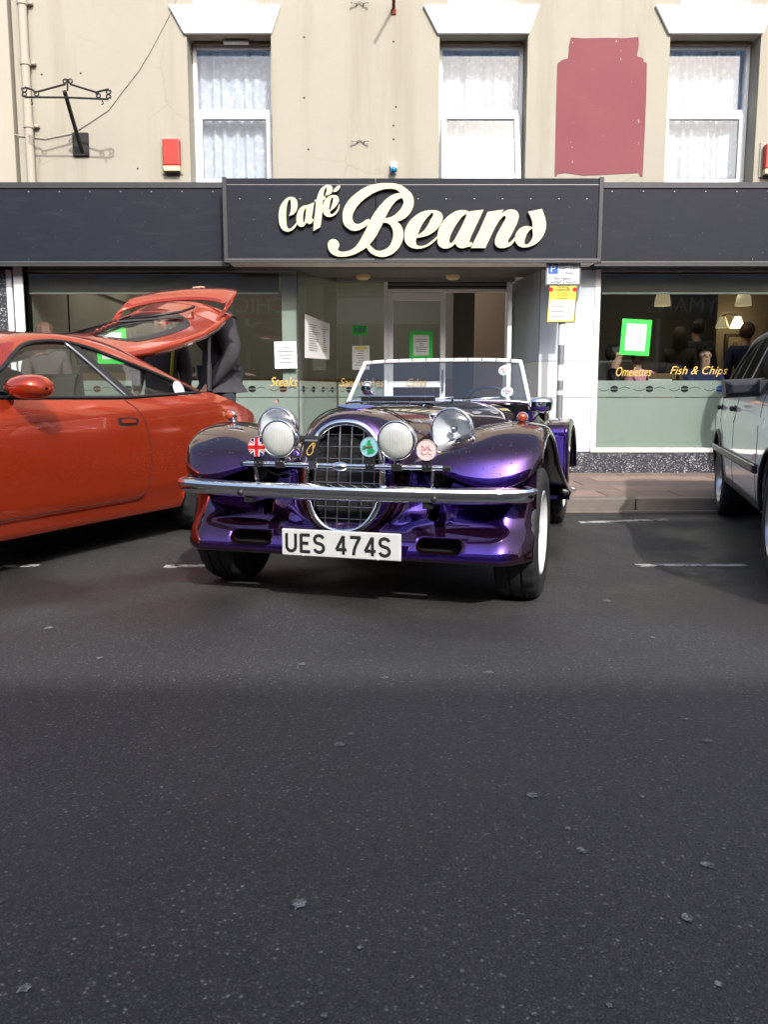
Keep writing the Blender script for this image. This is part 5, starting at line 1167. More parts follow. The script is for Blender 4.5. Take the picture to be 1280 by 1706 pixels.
sgl = arc(.5, 1.19, .40, .33, 15, 180, 8) + arc(.5, 1.16, .40, .33, 190, 262, 4) + arc(.5, .45, .41, .37, 80, 0, 5) + arc(.5, .42, .41, .34, -10, -170, 9)
GLY = {'U': [[(.09, 1.6), (.09, .5)] + arc(.5, .5, .41, .42, 180, 360, 10) + [(.91, .5), (.91, 1.6)]], 'E': [[(.95, 1.51), (.12, 1.51)], [(.15, 1.6), (.15, 0)], [(.12, .09), (.97, .09)], [(.15, .82), (.82, .82)]], 'S': [sgl],
       '4': [[(.72, 0), (.72, 1.6)], [(1.0, .42), (.06, .42)], [(.70, 1.56), (.10, .40)]], '7': [[(.04, 1.51), (.97, 1.51)], [(.92, 1.54), (.62, 1.0), (.40, .45), (.34, 0)]]}
cw = .0495; x = -.243; m = MB()
for ch in 'UES 474S':
    if ch == ' ': x += .034; continue
    m = MB()
    for q, stx in enumerate(GLY[ch]):
        l_, r_ = stroke_poly([(x + px * cw, .2485 + py * cw) for px, py in stx], .0135); yy = -.5165 - .0004 * q
        m.grid([[(p.x, yy, p.y) for p in l_], [(p.x, yy, p.y) for p in r_]])
    o = m.build('registration_letter', 'ink', pl); x += .063
for x in (-.165, .165): MB().lathe([(0, .004), (.006, .003), (.007, 0)], V(x, .515, .2385), V(0, 1, 0), 10).build('screw', 'plate', pl)
o = pl; pl.location = (.015, 0, 0)
# --- bonnet ornaments
zt = surf_top(0, .24)
m = MB().prism([(-.085, .006), (-.04, .012), (0, .018), (.04, .012), (.085, .006), (.05, -.004), (.015, -.012), (-.015, -.012), (-.05, -.004)], -.004, .004)
m.xf(Matrix.Translation(V(0, .275, zt + .002)) @ Matrix.Rotation(R(-48), 4, 'X')); part(m, 'bonnet_badge', 'chrome')
vz = surf_top(0, -.42)
vent = part(MB().bbox(-.19, .19, .40, .46, vz - .004, vz + .026, .004), 'bonnet_vent', 'blackmatt')
for z in (.0, .027): MB().tube(VM([(-.2, -.40, vz + z), (.2, -.40, vz + z)]), .004, 6).build('vent_rail', 'chrome', vent)
for k in range(5): MB().tube(VM([(-.15 + .075 * k, -.40, vz), (-.15 + .075 * k, -.402, vz + .027)]), .004, 6).build('vent_bar', 'chrome', vent)
for s in (1, -1):
    x = .27; zz = surf_top(x, -.12)
    part(MB().tube([V(s * (x - .03), -.10, zz + .012), V(s * x, -.12, zz + .018), V(s * (x + .04), -.14, zz - .002)], .007, 8).ball(V(s * x, -.12, zz + .014), .014, 7), 'bonnet_catch', 'chrome', True)
# --- windscreen
SB = -1.33
base = [(-.57, SB + .05, .845), (-.52, SB + .075, .862), (-.25, SB + .10, .868), (.25, SB + .10, .868), (.52, SB + .075, .862), (.57, SB + .05, .845)]
top = [(-.49, SB - .085, 1.085), (-.46, SB - .085, 1.104), (-.25, SB - .075, 1.113), (.25, SB - .075, 1.113), (.46, SB - .085, 1.104), (.49, SB - .085, 1.085)]
gr_ = MB().loft([VM(base), VM([tuple((p + q) / 2 for p, q in zip(u, v)) for u, v in zip(base, top)]), VM(top)], 4, 4)
wsg = part(gr_, 'windscreen', 'screenglass', True)
fr_ = part(MB().tube(crom(VM([(-.578, SB + .05, .82), (-.535, SB - .02, .97), (-.498, SB - .083, 1.088), (-.475, SB - .087, 1.106), (-.25, SB - .077, 1.117), (.25, SB - .077, 1.117), (.475, SB - .087, 1.106), (.498, SB - .083, 1.088), (.535, SB - .02, .97), (.578, SB + .05, .82)]), 5), .0135, 8), 'windscreen_frame', 'white', True)
MB().tube(crom(VM([(p[0], p[1] + .008, p[2] + .004) for p in base]), 5), .010, 6).build('base_trim', 'chrome', fr_, False, True)
for k in range(11):
    x = -.44 + .088 * k; zz = 1.117 - .010 * (abs(x) / .475) ** 3
    MB().tube(VM([(x, SB - .062, zz + .002), (x, SB - .07, zz + .017), (x, SB - .09, zz + .016)]), .0035, 5).build('hood_clip', 'black', fr_)
for x, zz, nm in ((.405, 1.055, 'NK'), (.435, .925, 'CLUB')):
    t_ = (zz - .862) / (1.104 - .862); bb_ = SB + .075 + (-.085 - .075) * t_ + .004
    mt = Matrix.Translation(V(x, bb_ + .004, zz)) @ Matrix.Rotation(R(-33), 4, 'X')
    sd = MB().lathe([(.037, 0), (0, -.0005)], (0, 0, 0), (0, 1, 0), 24).xf(mt).build('windscreen_sticker', 'enwhite', wsg)
    m = MB()
    for q in range(5): m.box(-.02 + q * .009, -.015 + q * .009, -.0025, -.0015, .004 - abs(q - 2) * .003, .012 - abs(q - 2) * .003)
    m.box(-.008, .008, -.0025, -.0015, -.016, -.011); m.xf(mt).build('print', 'enred', sd)
for a0, a1 in ((-.40, -.20), (-.08, .12), (.18, .40)):            # wipers lying on the screen base
    wp = part(MB().tube(VM([(a0, SB + .12, .872), ((a0 + a1) / 2, SB + .105, .886), (a1, SB + .092, .893)]), .005, 6), 'wiper', 'chrome', True)
    MB().tube(VM([(a0 - .05, SB + .10, .884), (a0 + .11, SB + .094, .892)]), .0055, 6).build('blade', 'black', wp)
def mirror(a, b, z, s, w=.06):
    m_ = part(MB().tube(VM([(a - s * .05, b, z - .09), (a - s * .02, b + .01, z - .06), (a, b, z - .01)]), .009, 8), 'door_mirror', 'chrome', True)
    MB().loft([VM([(a - w, b + q, z - .032 * k), (a - w * .4, b + q + .02 * k, z - .04 * k), (a + w * .5, b + q + .02 * k, z - .04 * k), (a + w, b + q, z - .030 * k), (a + w, b + q, z + .030 * k), (a + w * .4, b + q + .02 * k, z + .04 * k), (a - w * .5, b + q + .02 * k, z + .04 * k), (a - w, b + q, z + .030 * k)]) for q, k in ((-.03, 1.0), (.0, 1.0), (.035, .8), (.055, .35))], 3, 3, True).add(VM([(a - w, b - .03, z - .032), (a + w, b - .03, z - .03), (a + w, b - .03, z + .03), (a - w, b - .03, z + .03)]), [(0, 1, 2, 3)]).build('shell', 'chrome', m_, False, 50)
mirror(.655, -1.12, .855, 1); mirror(-.33, -.98, .945, 1, .028)
# --- cockpit tub, doors, rear body
for s in (1, -1):
    rows = [VM([(s * .58, SB + .02, z), (s * .605, SB - .25, z - (.08 if z > .7 else 0)), (s * .62, SB - .55, z - (.12 if z > .7 else 0)), (s * .60, SB - .85, z - (.05 if z > .7 else 0)), (s * .56, SB - 1.2, z - (.03 if z > .7 else 0))]) for z in (.28, .45, .65, .80, .845)]
    o = part(MB().loft(rows, 3, 4), 'door', 'purple', True); thick(o, .03, 1 if s < 0 else -1)
    MB().tube(VM([(s * .625, SB - .45, .66), (s * .632, SB - .56, .66)]), .008, 8).build('door_handle', 'chrome', o)
    # running board and rear wing
    part(MB().box(min(s * .56, s * .80), max(s * .56, s * .80), 1.55, 2.02, .262, .285), 'running_board', 'purple')
    def rw(a, k):
        a = a * .91
        return VM([(s * a, -1.98, .30), (s * a, -1.965, .45), (s * a, -1.962, .60), (s * a, -1.975, .682 * k), (s * a, -2.06, .718 * k), (s * a, -2.35, .735 * k), (s * a, -2.6, .68 * k), (s * a, -2.78, .52), (s * a, -2.84, .36)])
    o = part(MB().loft([rw(.56, .985), rw(.66, .995), rw(.76, 1.0), rw(.80, 1.0), rw(.812, .995), VM([(s * .748, -2.02, .31), (s * .748, -2.02, .42), (s * .748, -2.04, .54), (s * .748, -2.09, .63), (s * .748, -2.17, .68), (s * .748, -2.35, .695), (s * .748, -2.55, .64), (s * .748, -2.72, .51), (s * .748, -2.78, .37)])], 3, 4), 'rear_wing', 'purple', True); thick(o, .012, 1 if s > 0 else -1)
    for p in o.data.polygons: p.use_smooth = True
    rows = [[V(s * a, -2.35 + .36 * math.cos(t), .30 + .38 * math.sin(t)) for t in [math.pi * k / 12 for k in range(13)]] for a in (.42, .71)]
    part(MB().grid(rows), 'wheel_arch_liner', 'blackmatt')
part(MB().loft([VM([(-.56, b, z), (-.3, b, z + .03), (0, b, z + .04), (.3, b, z + .03), (.56, b, z)]) for b, z in ((-2.25, .78), (-2.45, .79), (-2.7, .72), (-2.85, .55), (-2.86, .3))], 3, 3), 'rear_deck', 'purple', True)
part(MB().box(-.58, .58, 1.36, 2.6, .20, .26), 'floor_pan', 'blackmatt'); part(MB().box(-.44, .44, -.28, 1.34, .22, .27), 'floor_pan', 'blackmatt')
part(MB().loft([VM([(-.56, SB - .02, z), (0, SB - .02 - d_, z), (.56, SB - .02, z)]) for z, d_ in ((.5, .0), (.7, .03), (.8, .10), (.85, .05))], 3, 4), 'dashboard', 'black', True)
for s in (-.28, .28):
    st_ = part(MB().loft([VM([(s - .2, b, z), (s, b + .03, z + .01), (s + .2, b, z)]) for b, z in ((-1.65, .42), (-1.95, .40), (-2.05, .50), (-2.12, .72), (-2.15, .80), (-2.20, .79), (-2.2, .5))], 3, 3), 'seat', 'black', True)
part(MB().lathe([(.175, -.012), (.187, 0), (.175, .012), (.163, 0), (.175, -.012)], V(.28, -1.62, .80), V(0, -.9, .42), 28), 'steering_wheel', 'black', True)
# --- wheels
for s in (1, -1):
    wheel(car, s * .705, 0, .296, .195, s, .185, 'whiterim', 5); wheel(car, s * .615, -2.35, .300, .20, s, .185, 'whiterim', 5)
part(MB().tube(VM([(-.62, 0, .26), (.62, 0, .26)]), .03, 8), 'front_axle', 'blackmatt'); part(MB().box(-.3, .3, -.3, .5, .2, .3), 'sump', 'blackmatt')
# ================================================================ SALOON-TYPE CARS: side surface a = A(b, z)
def lerp_tab(tab, x):
    if x <= tab[0][0]: return tab[0][1]
    for (x0, y0), (x1, y1) in zip(tab, tab[1:]):
        if x <= x1:
            t = (x - x0) / (x1 - x0); return y0 + (y1 - y0) * t
    return tab[-1][1]
def smooth_tab(tab, n=6):
    return [(p.x, p.y) for p in crom([(x, y, 0) for x, y in tab], n)]
class Shell:
    def __init__(s, root, width, plan, belt, bottom, arches, paint):
        s.root, s.paint = root, paint; s.wt = smooth_tab(width); s.pl = smooth_tab(plan); s.belt = smooth_tab(belt); s.bot = bottom; s.ar = arches
    def A(s, b, z): return lerp_tab(s.wt, z) * lerp_tab(s.pl, b)
    def top(s, b): return lerp_tab(s.belt, b)
    def low(s, b):
        z = lerp_tab(s.bot, b)
        for c, r in s.ar:
            if abs(b - c) < r: z = max(z, .30 + math.sqrt(r * r - (b - c) ** 2))
        return z
    def side(s, sg, b0, b1, nb, nz=16, name='body_side'):
        bs = sorted({b0 + (b1 - b0) * k / nb for k in range(nb + 1)} | {c + r * math.cos(math.pi * k / 22) * .999 for c, r in s.ar for k in range(23)})
        bs = [b for b in bs if b0 <= b <= b1]
        rows = []
        for b in bs:
            z0, z1 = s.low(b), s.top(b)
            col = [V(sg * s.A(b, z0 + (z1 - z0) * k / nz), b, z0 + (z1 - z0) * k / nz) for k in range(nz + 1)]
            if sg > 0 or True: col = [V(sg * (s.A(b, z0) - .06), b, z0 + .004)] + col
            rows.append(col)
        o = MB().grid(rows).build(name, s.paint, s.root, False, 50); return o
    def path(s, sg, pts_, off, r, name, mat, n=6, closed=False):
        q = crom([(b, z, 0) for b, z in pts_], n, closed)
        return MB().tube([V(sg * (s.A(p.x, p.y) + off), p.x, p.y) for p in q], r, 6).build(name, mat, s.root, False, True)
    def patch(s, sg, up, lo, off, name, mat, n=6, nz=6, parent=None):
        """surface between two (b,z) curves of equal point count"""
        u = crom([(b, z, 0) for b, z in up], n); l = crom([(b, z, 0) for b, z in lo], n)
        rows = [[V(sg * (s.A(*((p + (q - p) * k / nz).xy)) + off), *((p + (q - p) * k / nz).xy)) for k in range(nz + 1)] for p, q in zip(l, u)]
        return MB().grid(rows).build(name, mat, parent or s.root, False, True)
# ---------------------------------------------------------------- red coupe
rc = thing('coupe', (-1.937, 6.033, 0), 'orange red coupe with its rear hatch raised', 'car', None, R(-23.5))
RS = Shell(rc, [(.16, .78), (.20, .835), (.25, .858), (.285, .846), (.298, .868), (.36, .872), (.50, .878), (.68, .872), (.78, .862), (.85, .845), (.90, .818), (.97, .770), (1.05, .715), (1.12, .665), (1.19, .610), (1.24, .55)],
           [(-.82, .56), (-.79, .70), (-.72, .84), (-.60, .925), (-.42, .968), (-.2, .99), (.1, 1.0), (1.2, 1.0), (2.2, 1.0), (2.7, .985), (3.1, .93), (3.35, .80), (3.45, .62)],
           [(-.82, .58), (-.76, .64), (-.70, .685), (-.57, .775), (-.30, .862), (-.05, .925), (.10, .912), (.3, .903), (.6, .89), (.84, .880), (1.3, .880), (1.8, .882), (2.05, .885), (2.4, .85), (2.9, .76), (3.3, .66), (3.45, .58)],
           [(-.82, .30), (-.5, .24), (-.35, .2), (2.9, .19), (3.45, .24)], [(0, .335), (2.54, .335)], 'redpaint')
for sg in (1, -1):
    RS.side(sg, -.82, 3.45, 80)
    win_u = [(1.95, .905), (1.80, .965), (1.618, 1.034), (1.498, 1.105), (1.375, 1.168), (1.249, 1.194), (1.071, 1.204), (.907, 1.184), (.734, 1.135), (.465, 1.056), (.229, .977), (.105, .925)]
    edge = [(.70, 2.10, .905), (.665, 1.90, 1.0), (.60, 1.72, 1.09), (.57, 1.58, 1.165), (.54, 1.42, 1.215), (.53, 1.28, 1.24), (.53, 1.05, 1.252), (.53, .83, 1.243), (.55, .62, 1.210), (.60, .40, 1.13), (.66, .17, 1.025), (.72, -.05, .935)]
    wu = crom([(b, z, 0) for b, z in win_u], 4); ed = crom([(b, z, a) for a, b, z in edge], 4)
    rows = []
    for p, q in zip(wu, ed):
        a0 = RS.A(p.x, p.y); v0 = Vector((a0, p.x, p.y)); v1 = Vector((q.z, q.x, q.y)); mid = (v0 + v1) / 2 + Vector((.012, 0, .010))
        rows.append([V(sg * v.x, v.y, v.z) for v in crom([v0, mid, v1], 3)])
    MB().grid(rows).build('roof_rail', 'redpaint', rc, False, True)
    # side glass, two panes with a dark centre pillar
    win_l = [(b, RS.top(b) + .012) for b, z in win_u]
    k = 7
    g1_ = RS.patch(sg, win_u[:8], win_l[:8], -.008, 'door_window', 'carglass'); g2_ = RS.patch(sg, win_u[7:], win_l[7:], -.008, 'quarter_window', 'carglass')
    RS.path(sg, win_u, -.002, .013, 'window_seal', 'black'); RS.path(sg, [(b, z) for b, z in win_l], -.002, .010, 'window_seal', 'black')
    RS.patch(sg, [(1.03, 1.196), (.96, 1.186)], [(.80, .893), (.72, .893)], -.003, 'centre_pillar', 'black', 4); RS.path(sg, [(1.05, 1.198), (.93, 1.05), (.805, .893)], -.002, .008, 'window_seal', 'steel')
    # door shut lines
    RS.path(sg, [(.845, .878), (.74, .80), (.69, .68), (.685, .55), (.70, .40), (.75, .325), (.82, .305), (1.1, .302), (1.9, .300)], -.0015, .0032, 'shut_line', 'blackmatt'); RS.path(sg, [(1.93, .87), (1.96, .6), (1.94, .32)], -.0015, .0032, 'shut_line', 'blackmatt')
    RS.path(sg, [(-.30, .76), (-.31, .66), (-.40, .655), (-.45, .66), (-.46, .75), (-.38, .765), (-.30, .76)], -.0015, .0022, 'fuel_flap_line', 'blackmatt')
    # flush handle
    cup = RS.patch(sg, [(.945, .772), (.90, .778), (.80, .775), (.768, .762)], [(.94, .738), (.90, .730), (.80, .730), (.775, .742)], .001, 'door_handle', 'blackmatt'); RS.patch(sg, [(.925, .768), (.86, .771), (.80, .766)], [(.92, .747), (.86, .744), (.80, .744)], .008, 'handle_flap', 'redpaint', parent=cup)
    # mirror
    mr = MB().loft([[V(sg * (.83 + q), 1.66 + .09 * math.cos(t) * k * 1.0, .945 + .055 * math.sin(t) * k - .01 * (1 - k)) for t in [2 * math.pi * j / 10 for j in range(10)]] for q, k in ((-.02, .35), (.02, .5), (.05, .95), (.12, 1.1), (.19, 1.0), (.225, .6), (.232, .1))], 3, 2, True)
    MB.build(mr, 'door_mirror', 'redpaint', rc, False, True)
    # tail lamp wrapping the corner
    RS.patch(sg, [(-.56, .68), (-.66, .67), (-.74, .63), (-.79, .60)], [(-.60, .57), (-.68, .56), (-.75, .545), (-.80, .53)], .003, 'tail_lamp', 'enred')
    # arch liners
    for c in (0, 2.54): MB().grid([[V(sg * a, c + .335 * math.cos(t), .30 + .335 * math.sin(t)) for t in [math.pi * j / 14 for j in range(15)]] for a in (.45, .82)]).build('wheel_arch_liner', 'blackmatt', rc)
    wheel(rc, sg * .74, 0, .305, .20, sg, .2, 'steel', 5); wheel(rc, sg * .74, 2.54, .305, .20, sg, .2, 'steel', 5)
    # flank top flange down the hatch opening
    rows = [[V(sg * RS.A(b, RS.top(b)), b, RS.top(b)), V(sg * (RS.A(b, RS.top(b)) - .05), b - .01, RS.top(b) + .004), V(sg * (RS.A(b, RS.top(b)) - .11), b, RS.top(b) - .03)] for b in [-.80 + .9 * j / 24 for j in range(25)]]
    MB().grid(rows).build('hatch_gutter', 'redpaint', rc, False, True)
# roof, screen, bonnet, nose, tail
ed = [(.57, 1.58, 1.165), (.54, 1.42, 1.215), (.53, 1.28, 1.24), (.53, 1.05, 1.252), (.53, .83, 1.243), (.55, .62, 1.210), (.57, .50, 1.17)]
MB().loft([[V(-a, b, z), V(-a * .5, b + .03, z + .022), V(0, b + .04, z + .03), V(a * .5, b + .03, z + .022), V(a, b, z)] for a, b, z in ed], 3, 4).build('roof', 'redpaint', rc, False, True)
ws = [(.70, 2.10, .905), (.665, 1.90, 1.0), (.60, 1.72, 1.09), (.57, 1.58, 1.165)]
MB().loft([[V(-a, b, z), V(-a * .5, b + .12, z + .015), V(0, b + .16, z + .02), V(a * .5, b + .12, z + .015), V(a, b, z)] for a, b, z in ws], 3, 4).build('windscreen', 'screenglass', rc, False, True)
bn = []
for b in (2.10, 2.4, 2.7, 3.0, 3.25, 3.42): a = RS.A(b, RS.top(b)); z = RS.top(b); bn.append([V(-a, b, z), V(-a * .55, b + .06, z + .035), V(0, b + .08, z + .045), V(a * .55, b + .06, z + .035), V(a, b, z)])
MB().loft(bn, 3, 4).build('bonnet', 'redpaint', rc, False, True)
MB().loft([[V(-.53, 3.45, z), V(-.3, 3.52, z), V(0, 3.55, z), V(.3, 3.52, z), V(.53, 3.45, z)] for z in (.24, .4, .52, .60)], 3, 4).build('front_bumper', 'redpaint', rc, False, True)
MB().loft([[V(-.47, -.82, z), V(-.25, -.86, z), V(0, -.87, z), V(.25, -.86, z), V(.47, -.82, z)] for z in (.28, .4, .5, .58, .64)], 3, 4).build('rear_bumper', 'redpaint', rc, False, True)
MB().box(-.78, .78, -3.3, .76, .17, .2).build('floor_pan', 'blackmatt', rc); MB().box(-.74, .74, -.5, .74, .56, .58).build('boot_floor', 'black', rc); MB().box(-.62, .62, .66, .78, .58, .66).build('tail_panel', 'black', rc)
# seats and clutter in the cabin
for a in (-.36, .36):
    for b0 in (1.15,): MB().loft([[V(a - .23, b, z), V(a - .1, b + .03, z), V(a + .1, b + .03, z), V(a + .23, b, z)] for b, z in ((b0 + .5, .45), (b0 + .1, .42), (b0 - .02, .5), (b0 - .14, .85), (b0 - .18, 1.0), (b0 - .22, 1.02), (b0 - .25, .9), (b0 - .2, .45))], 2, 2).build('seat', 'fabric', rc, False, True)
MB().loft([[V(-.6, b, z), V(0, b, z), V(.6, b, z)] for b, z in ((.75, .5), (.42, .52), (.35, .86), (.28, .86), (.25, .5))], 2, 2).build('rear_seat', 'fabric', rc, False, True)
MB().box(-.62, .62, -2.0, -1.85, .70, .90).build('dashboard', 'black', rc)
MB().lathe([(.17, -.012), (.18, 0), (.17, .012), (.16, 0), (.17, -.012)], V(.36, 1.68, .87), V(0, -.9, .4), 24).build('steering_wheel', 'black', rc, False, True)
# hatch lid, raised
LID = [(.45, 1.22, .52), (.24, 1.258, .56), (-.06, 1.33, .58), (-.34, 1.405, .57), (-.56, 1.48, .54), (-.69, 1.54, .51)]
def lidp(t, u, off=0.0):
    """t along (0..5), u across -1..1"""
    i = min(int(t), len(LID) - 2); f = t - i; p, q = LID[i], LID[i + 1]; b, z, hw = [x + (y - x) * f for x, y in zip(p, q)]
    return V(u * hw, b + .03 * (1 - u * u), z + off + .13 * (1 - u * u) - .08)
def rw_(t): e = abs((t - 2.0) / 1.7); return .84 * (1 - min(1, e) ** 4.5 * .55)
def ringp(t0, t1, k, off, n=24):
    """closed outline of the rear glass"""
    ts = [t0 + (t1 - t0) * i / n for i in range(n + 1)]
    return [lidp(t, rw_(t) * k, off) for t in ts] + [lidp(t, -rw_(t) * k, off) for t in ts[::-1]]
m = MB(); lt = [5 * i / 50 for i in range(51)]; lu = [-1 + 2 * j / 40 for j in range(41)]
for i in range(50):
    for j in range(40):
        t_, u_ = (lt[i] + lt[i + 1]) / 2, (lu[j] + lu[j + 1]) / 2
        if .47 < t_ < 3.58 and abs(u_) < rw_(t_) * .92: continue
        m.add([lidp(lt[i], lu[j]), lidp(lt[i + 1], lu[j]), lidp(lt[i + 1], lu[j + 1]), lidp(lt[i], lu[j + 1])], [(0, 1, 2, 3)])
lid = m.build('hatch_lid', 'redpaint', rc, False, True); thick(lid, .05, 0)
for p in lid.data.polygons: p.use_smooth = True
MB().grid([ringp(.36, 3.69, .99, .030), ringp(.58, 3.46, .87, .031)], cv=True).build('glass_border', 'black', lid, False, True)
MB().grid([[lidp(t, rw_(t) * .93 * (-1 + j / 6), .0275) for j in range(13)] for t in [.5 + 3.05 * i / 16 for i in range(17)]]).build('glass_pane', 'screenglass', lid, False, True)
sp_ = [(.53, -.66, 1.45), (.56, -.75, 1.53), (.555, -.84, 1.62), (.49, -.90, 1.685), (.30, -.935, 1.715), (0, -.95, 1.728), (-.30, -.935, 1.715), (-.49, -.90, 1.685), (-.555, -.84, 1.62), (-.56, -.75, 1.53), (-.53, -.66, 1.45)]
spc = crom([(a * .91, b + .07, z - .03 * (1 if abs(a) < .5 else 0)) for a, b, z in sp_], 5)
rows = []
for p in spc:
    e = min(1, abs(p.x) / .55); ln = .085 + .04 * e ** 3
    rows.append([V(p.x, p.y + ln * math.cos(t) * .75 - .014 * math.sin(t), p.z - ln * .55 * math.cos(t) + .026 * math.sin(t) ) for t in [2 * math.pi * j / 10 for j in range(10)]])
MB().grid(rows, cv=True).build('spoiler', 'redpaint', lid, False, True)
MB().loft([[V(-.51, b + .07, z - .08), V(-.26, b + .07, z + .018), V(0, b + .09, z + .05), V(.26, b + .07, z + .018), V(.51, b + .07, z - .08)] for b, z in ((-.755, 1.538), (-.82, 1.575), (-.88, 1.59), (-.93, 1.56))], 2, 3).build('tail_skin', 'redpaint', lid, False, True)
wpa = MB().tube([lidp(4.3, .55, .05), lidp(4.0, .62, .075), lidp(3.5, .55, .06), lidp(2.5, .25, .045)], .010, 6).build('rear_wiper', 'black', lid, False, True); MB().tube([lidp(3.3, .62, .045), lidp(2.0, .10, .04)], .008, 6).build('wiper_blade', 'black', wpa)
MB().tube(VM([(.52, -.46, 1.33), (.66, -.24, .93)]), .012, 8).build('gas_strut', 'black', lid); MB().tube(VM([(.59, -.35, 1.13), (.66, -.24, .93)]), .018, 8).build('strut_sleeve', 'black', lid)
MB().box(-.10, .16, .32, .52, .66, .80).build('boot_lock', 'black', rc)
m = MB().lathe([(.055, 0), (0, .002)], V(RS.A(.28, .94) + .002, .28, .945), V(1, 0, .35), 18); m.build('window_sticker', 'enwhite', rc)
bag = thing('cloth_bundle', (-1.937 + .9, 6.033 - 1.2, .50), 'turquoise cloth bundle on the coupe seat', 'cloth')
bag.parent = None
mm = MB().ball((0, 0, .32), .19, 9, (.75, 1.0, 1.3)); mm.v = [(x + .02 * math.sin(9 * z), y + .02 * math.cos(8 * x), z) for x, y, z in mm.v]; mm.build('cloth', 'turq', bag, False, True)
bag.location = (-1.937 - .917 * .05 - .4 * .82, 6.033 + .4 * .05 - .917 * .82, .50)
# ---------------------------------------------------------------- silver-white hatchback on the right
wc = thing('hatchback', (3.347, 6.144, 0), 'silver white hatchback with square black door mirror', 'car', None, R(-15.8))
WS = Shell(wc, [(.20, .78), (.27, .805), (.33, .828), (.48, .845), (.52, .846), (.70, .846), (.755, .845), (.765, .838), (.86, .825), (.92, .802), (1.0, .765), (1.1, .72), (1.2, .675), (1.30, .625), (1.36, .57)],
           [(-.70, .60), (-.66, .76), (-.56, .90), (-.38, .975), (-.1, 1.0), (.8, 1.0), (2.2, 1.0), (2.9, .98), (3.2, .90), (3.35, .7)],
           [(-.70, .86), (-.4, .93), (0, .935), (1.0, .925), (1.9, .915), (2.3, .90), (2.8, .86), (3.2, .76), (3.35, .66)],
           [(-.70, .36), (-.4, .30), (.3, .285), (2.0, .285), (2.7, .28), (3.35, .30)], [(0, .345), (2.38, .345)], 'silver')
for sg in (1, -1):
    WS.side(sg, -.70, 3.35, 80)
    wu_ = [(-.42, .945), (-.30, 1.06), (-.12, 1.20), (.06, 1.285), (.35, 1.30), (.9, 1.302), (1.2, 1.27), (1.5, 1.15), (1.78, 1.02), (2.0, .925)]
    edg = [(.72, -.62, .90), (.68, -.52, 1.05), (.63, -.38, 1.20), (.585, -.20, 1.33), (.56, .2, 1.36), (.56, .9, 1.365), (.565, 1.3, 1.335), (.60, 1.62, 1.20), (.66, 1.95, 1.06), (.72, 2.2, .92)]
    a_ = crom([(b, z, 0) for b, z in wu_], 4); b_ = crom([(b, z, a) for a, b, z in edg], 4); rows = []
    for p, q in zip(a_, b_):
        v0 = Vector((WS.A(p.x, p.y), p.x, p.y)); v1 = Vector((q.z, q.x, q.y)); rows.append([V(sg * v.x, v.y, v.z) for v in crom([v0, (v0 + v1) / 2 + Vector((.012, 0, .008)), v1], 3)])
    MB().grid(rows).build('roof_rail', 'silver', wc, False, True)
    wl_ = [(b, WS.top(b) + .004) for b, z in wu_]
    WS.patch(sg, wu_[:6], wl_[:6], -.010, 'door_window', 'carglass'); WS.patch(sg, wu_[5:], wl_[5:], -.010, 'door_window', 'carglass')
    WS.path(sg, wu_, -.003, .012, 'window_seal', 'black'); WS.path(sg, wl_, .0, .011, 'window_seal', 'black')
    for b in (.42, .9): WS.patch(sg, [(b + .03, 1.30), (b - .03, 1.30)], [(b + .07, .94), (b - .02, .94)], .0, 'door_pillar', 'silver' if b > .5 else 'black', 3)
    st = WS.patch(sg, [(-.30, .535), (.3, .535), (1.0, .535), (1.97, .535)], [(-.30, .488), (.3, .488), (1.0, .488), (1.97, .488)], .016, 'side_moulding', 'black'); thick(st, .02); WS.path(sg, [(-.30, .533), (1.0, .533), (1.97, .533)], .018, .0045, 'moulding_bead', 'chrome')
    ss = WS.patch(sg, [(.32, .335), (1.0, .335), (2.03, .335)], [(.32, .288), (1.0, .288), (2.03, .288)], .006, 'sill_moulding', 'greyblack')
    for b in (.03, .78):
        h_ = WS.patch(sg, [(b + .06, .835), (b, .84), (b - .06, .835)], [(b + .06, .80), (b, .797), (b - .06, .80)], .002, 'door_handle', 'blackmatt'); MB().ball(V(sg * (WS.A(b, .82) + .022), b, .818), .024, 7, (.7, 1.3, .8)).build('grip', 'black', h_, False, True)
    for l in ([(.42, .93), (.45, .7), (.44, .5), (.40, .345)], [(1.18, .92), (1.2, .7), (1.2, .5), (1.18, .30)]): pass
    WS.path(sg, [(.86, .925), (.87, .7), (.86, .5), (.84, .30)], -.001, .003, 'shut_line', 'blackmatt'); WS.path(sg, [(1.88, .91), (1.92, .7), (1.9, .5), (1.88, .30)], -.001, .003, 'shut_line', 'blackmatt'); WS.path(sg, [(-.02, .93), (.0, .85), (.12, .72), (.33, .6)], -.001, .003, 'shut_line', 'blackmatt')
    WS.patch(sg, [(1.86, .590), (1.80, .590)], [(1.86, .552), (1.80, .552)], .006, 'side_repeater', 'amber', 2)
    for c in (0, 2.38):
        MB().tube([V(sg * (WS.A(c + .345 * math.cos(t), .30 + .345 * math.sin(t)) + .002), c + .345 * math.cos(t), .30 + .345 * math.sin(t)) for t in [math.pi * j / 20 for j in range(21)]], .014, 6).build('arch_trim', 'greyblack', wc, False, True)
        MB().grid([[V(sg * a, c + .345 * math.cos(t), .30 + .345 * math.sin(t)) for t in [math.pi * j / 14 for j in range(15)]] for a in (.42, .82)]).build('wheel_arch_liner', 'blackmatt', wc)
        wheel(wc, sg * .735, c, .298, .195, sg, .195, 'steel', 10)
    # angular door mirror
    x0_, x1_ = .78, .985
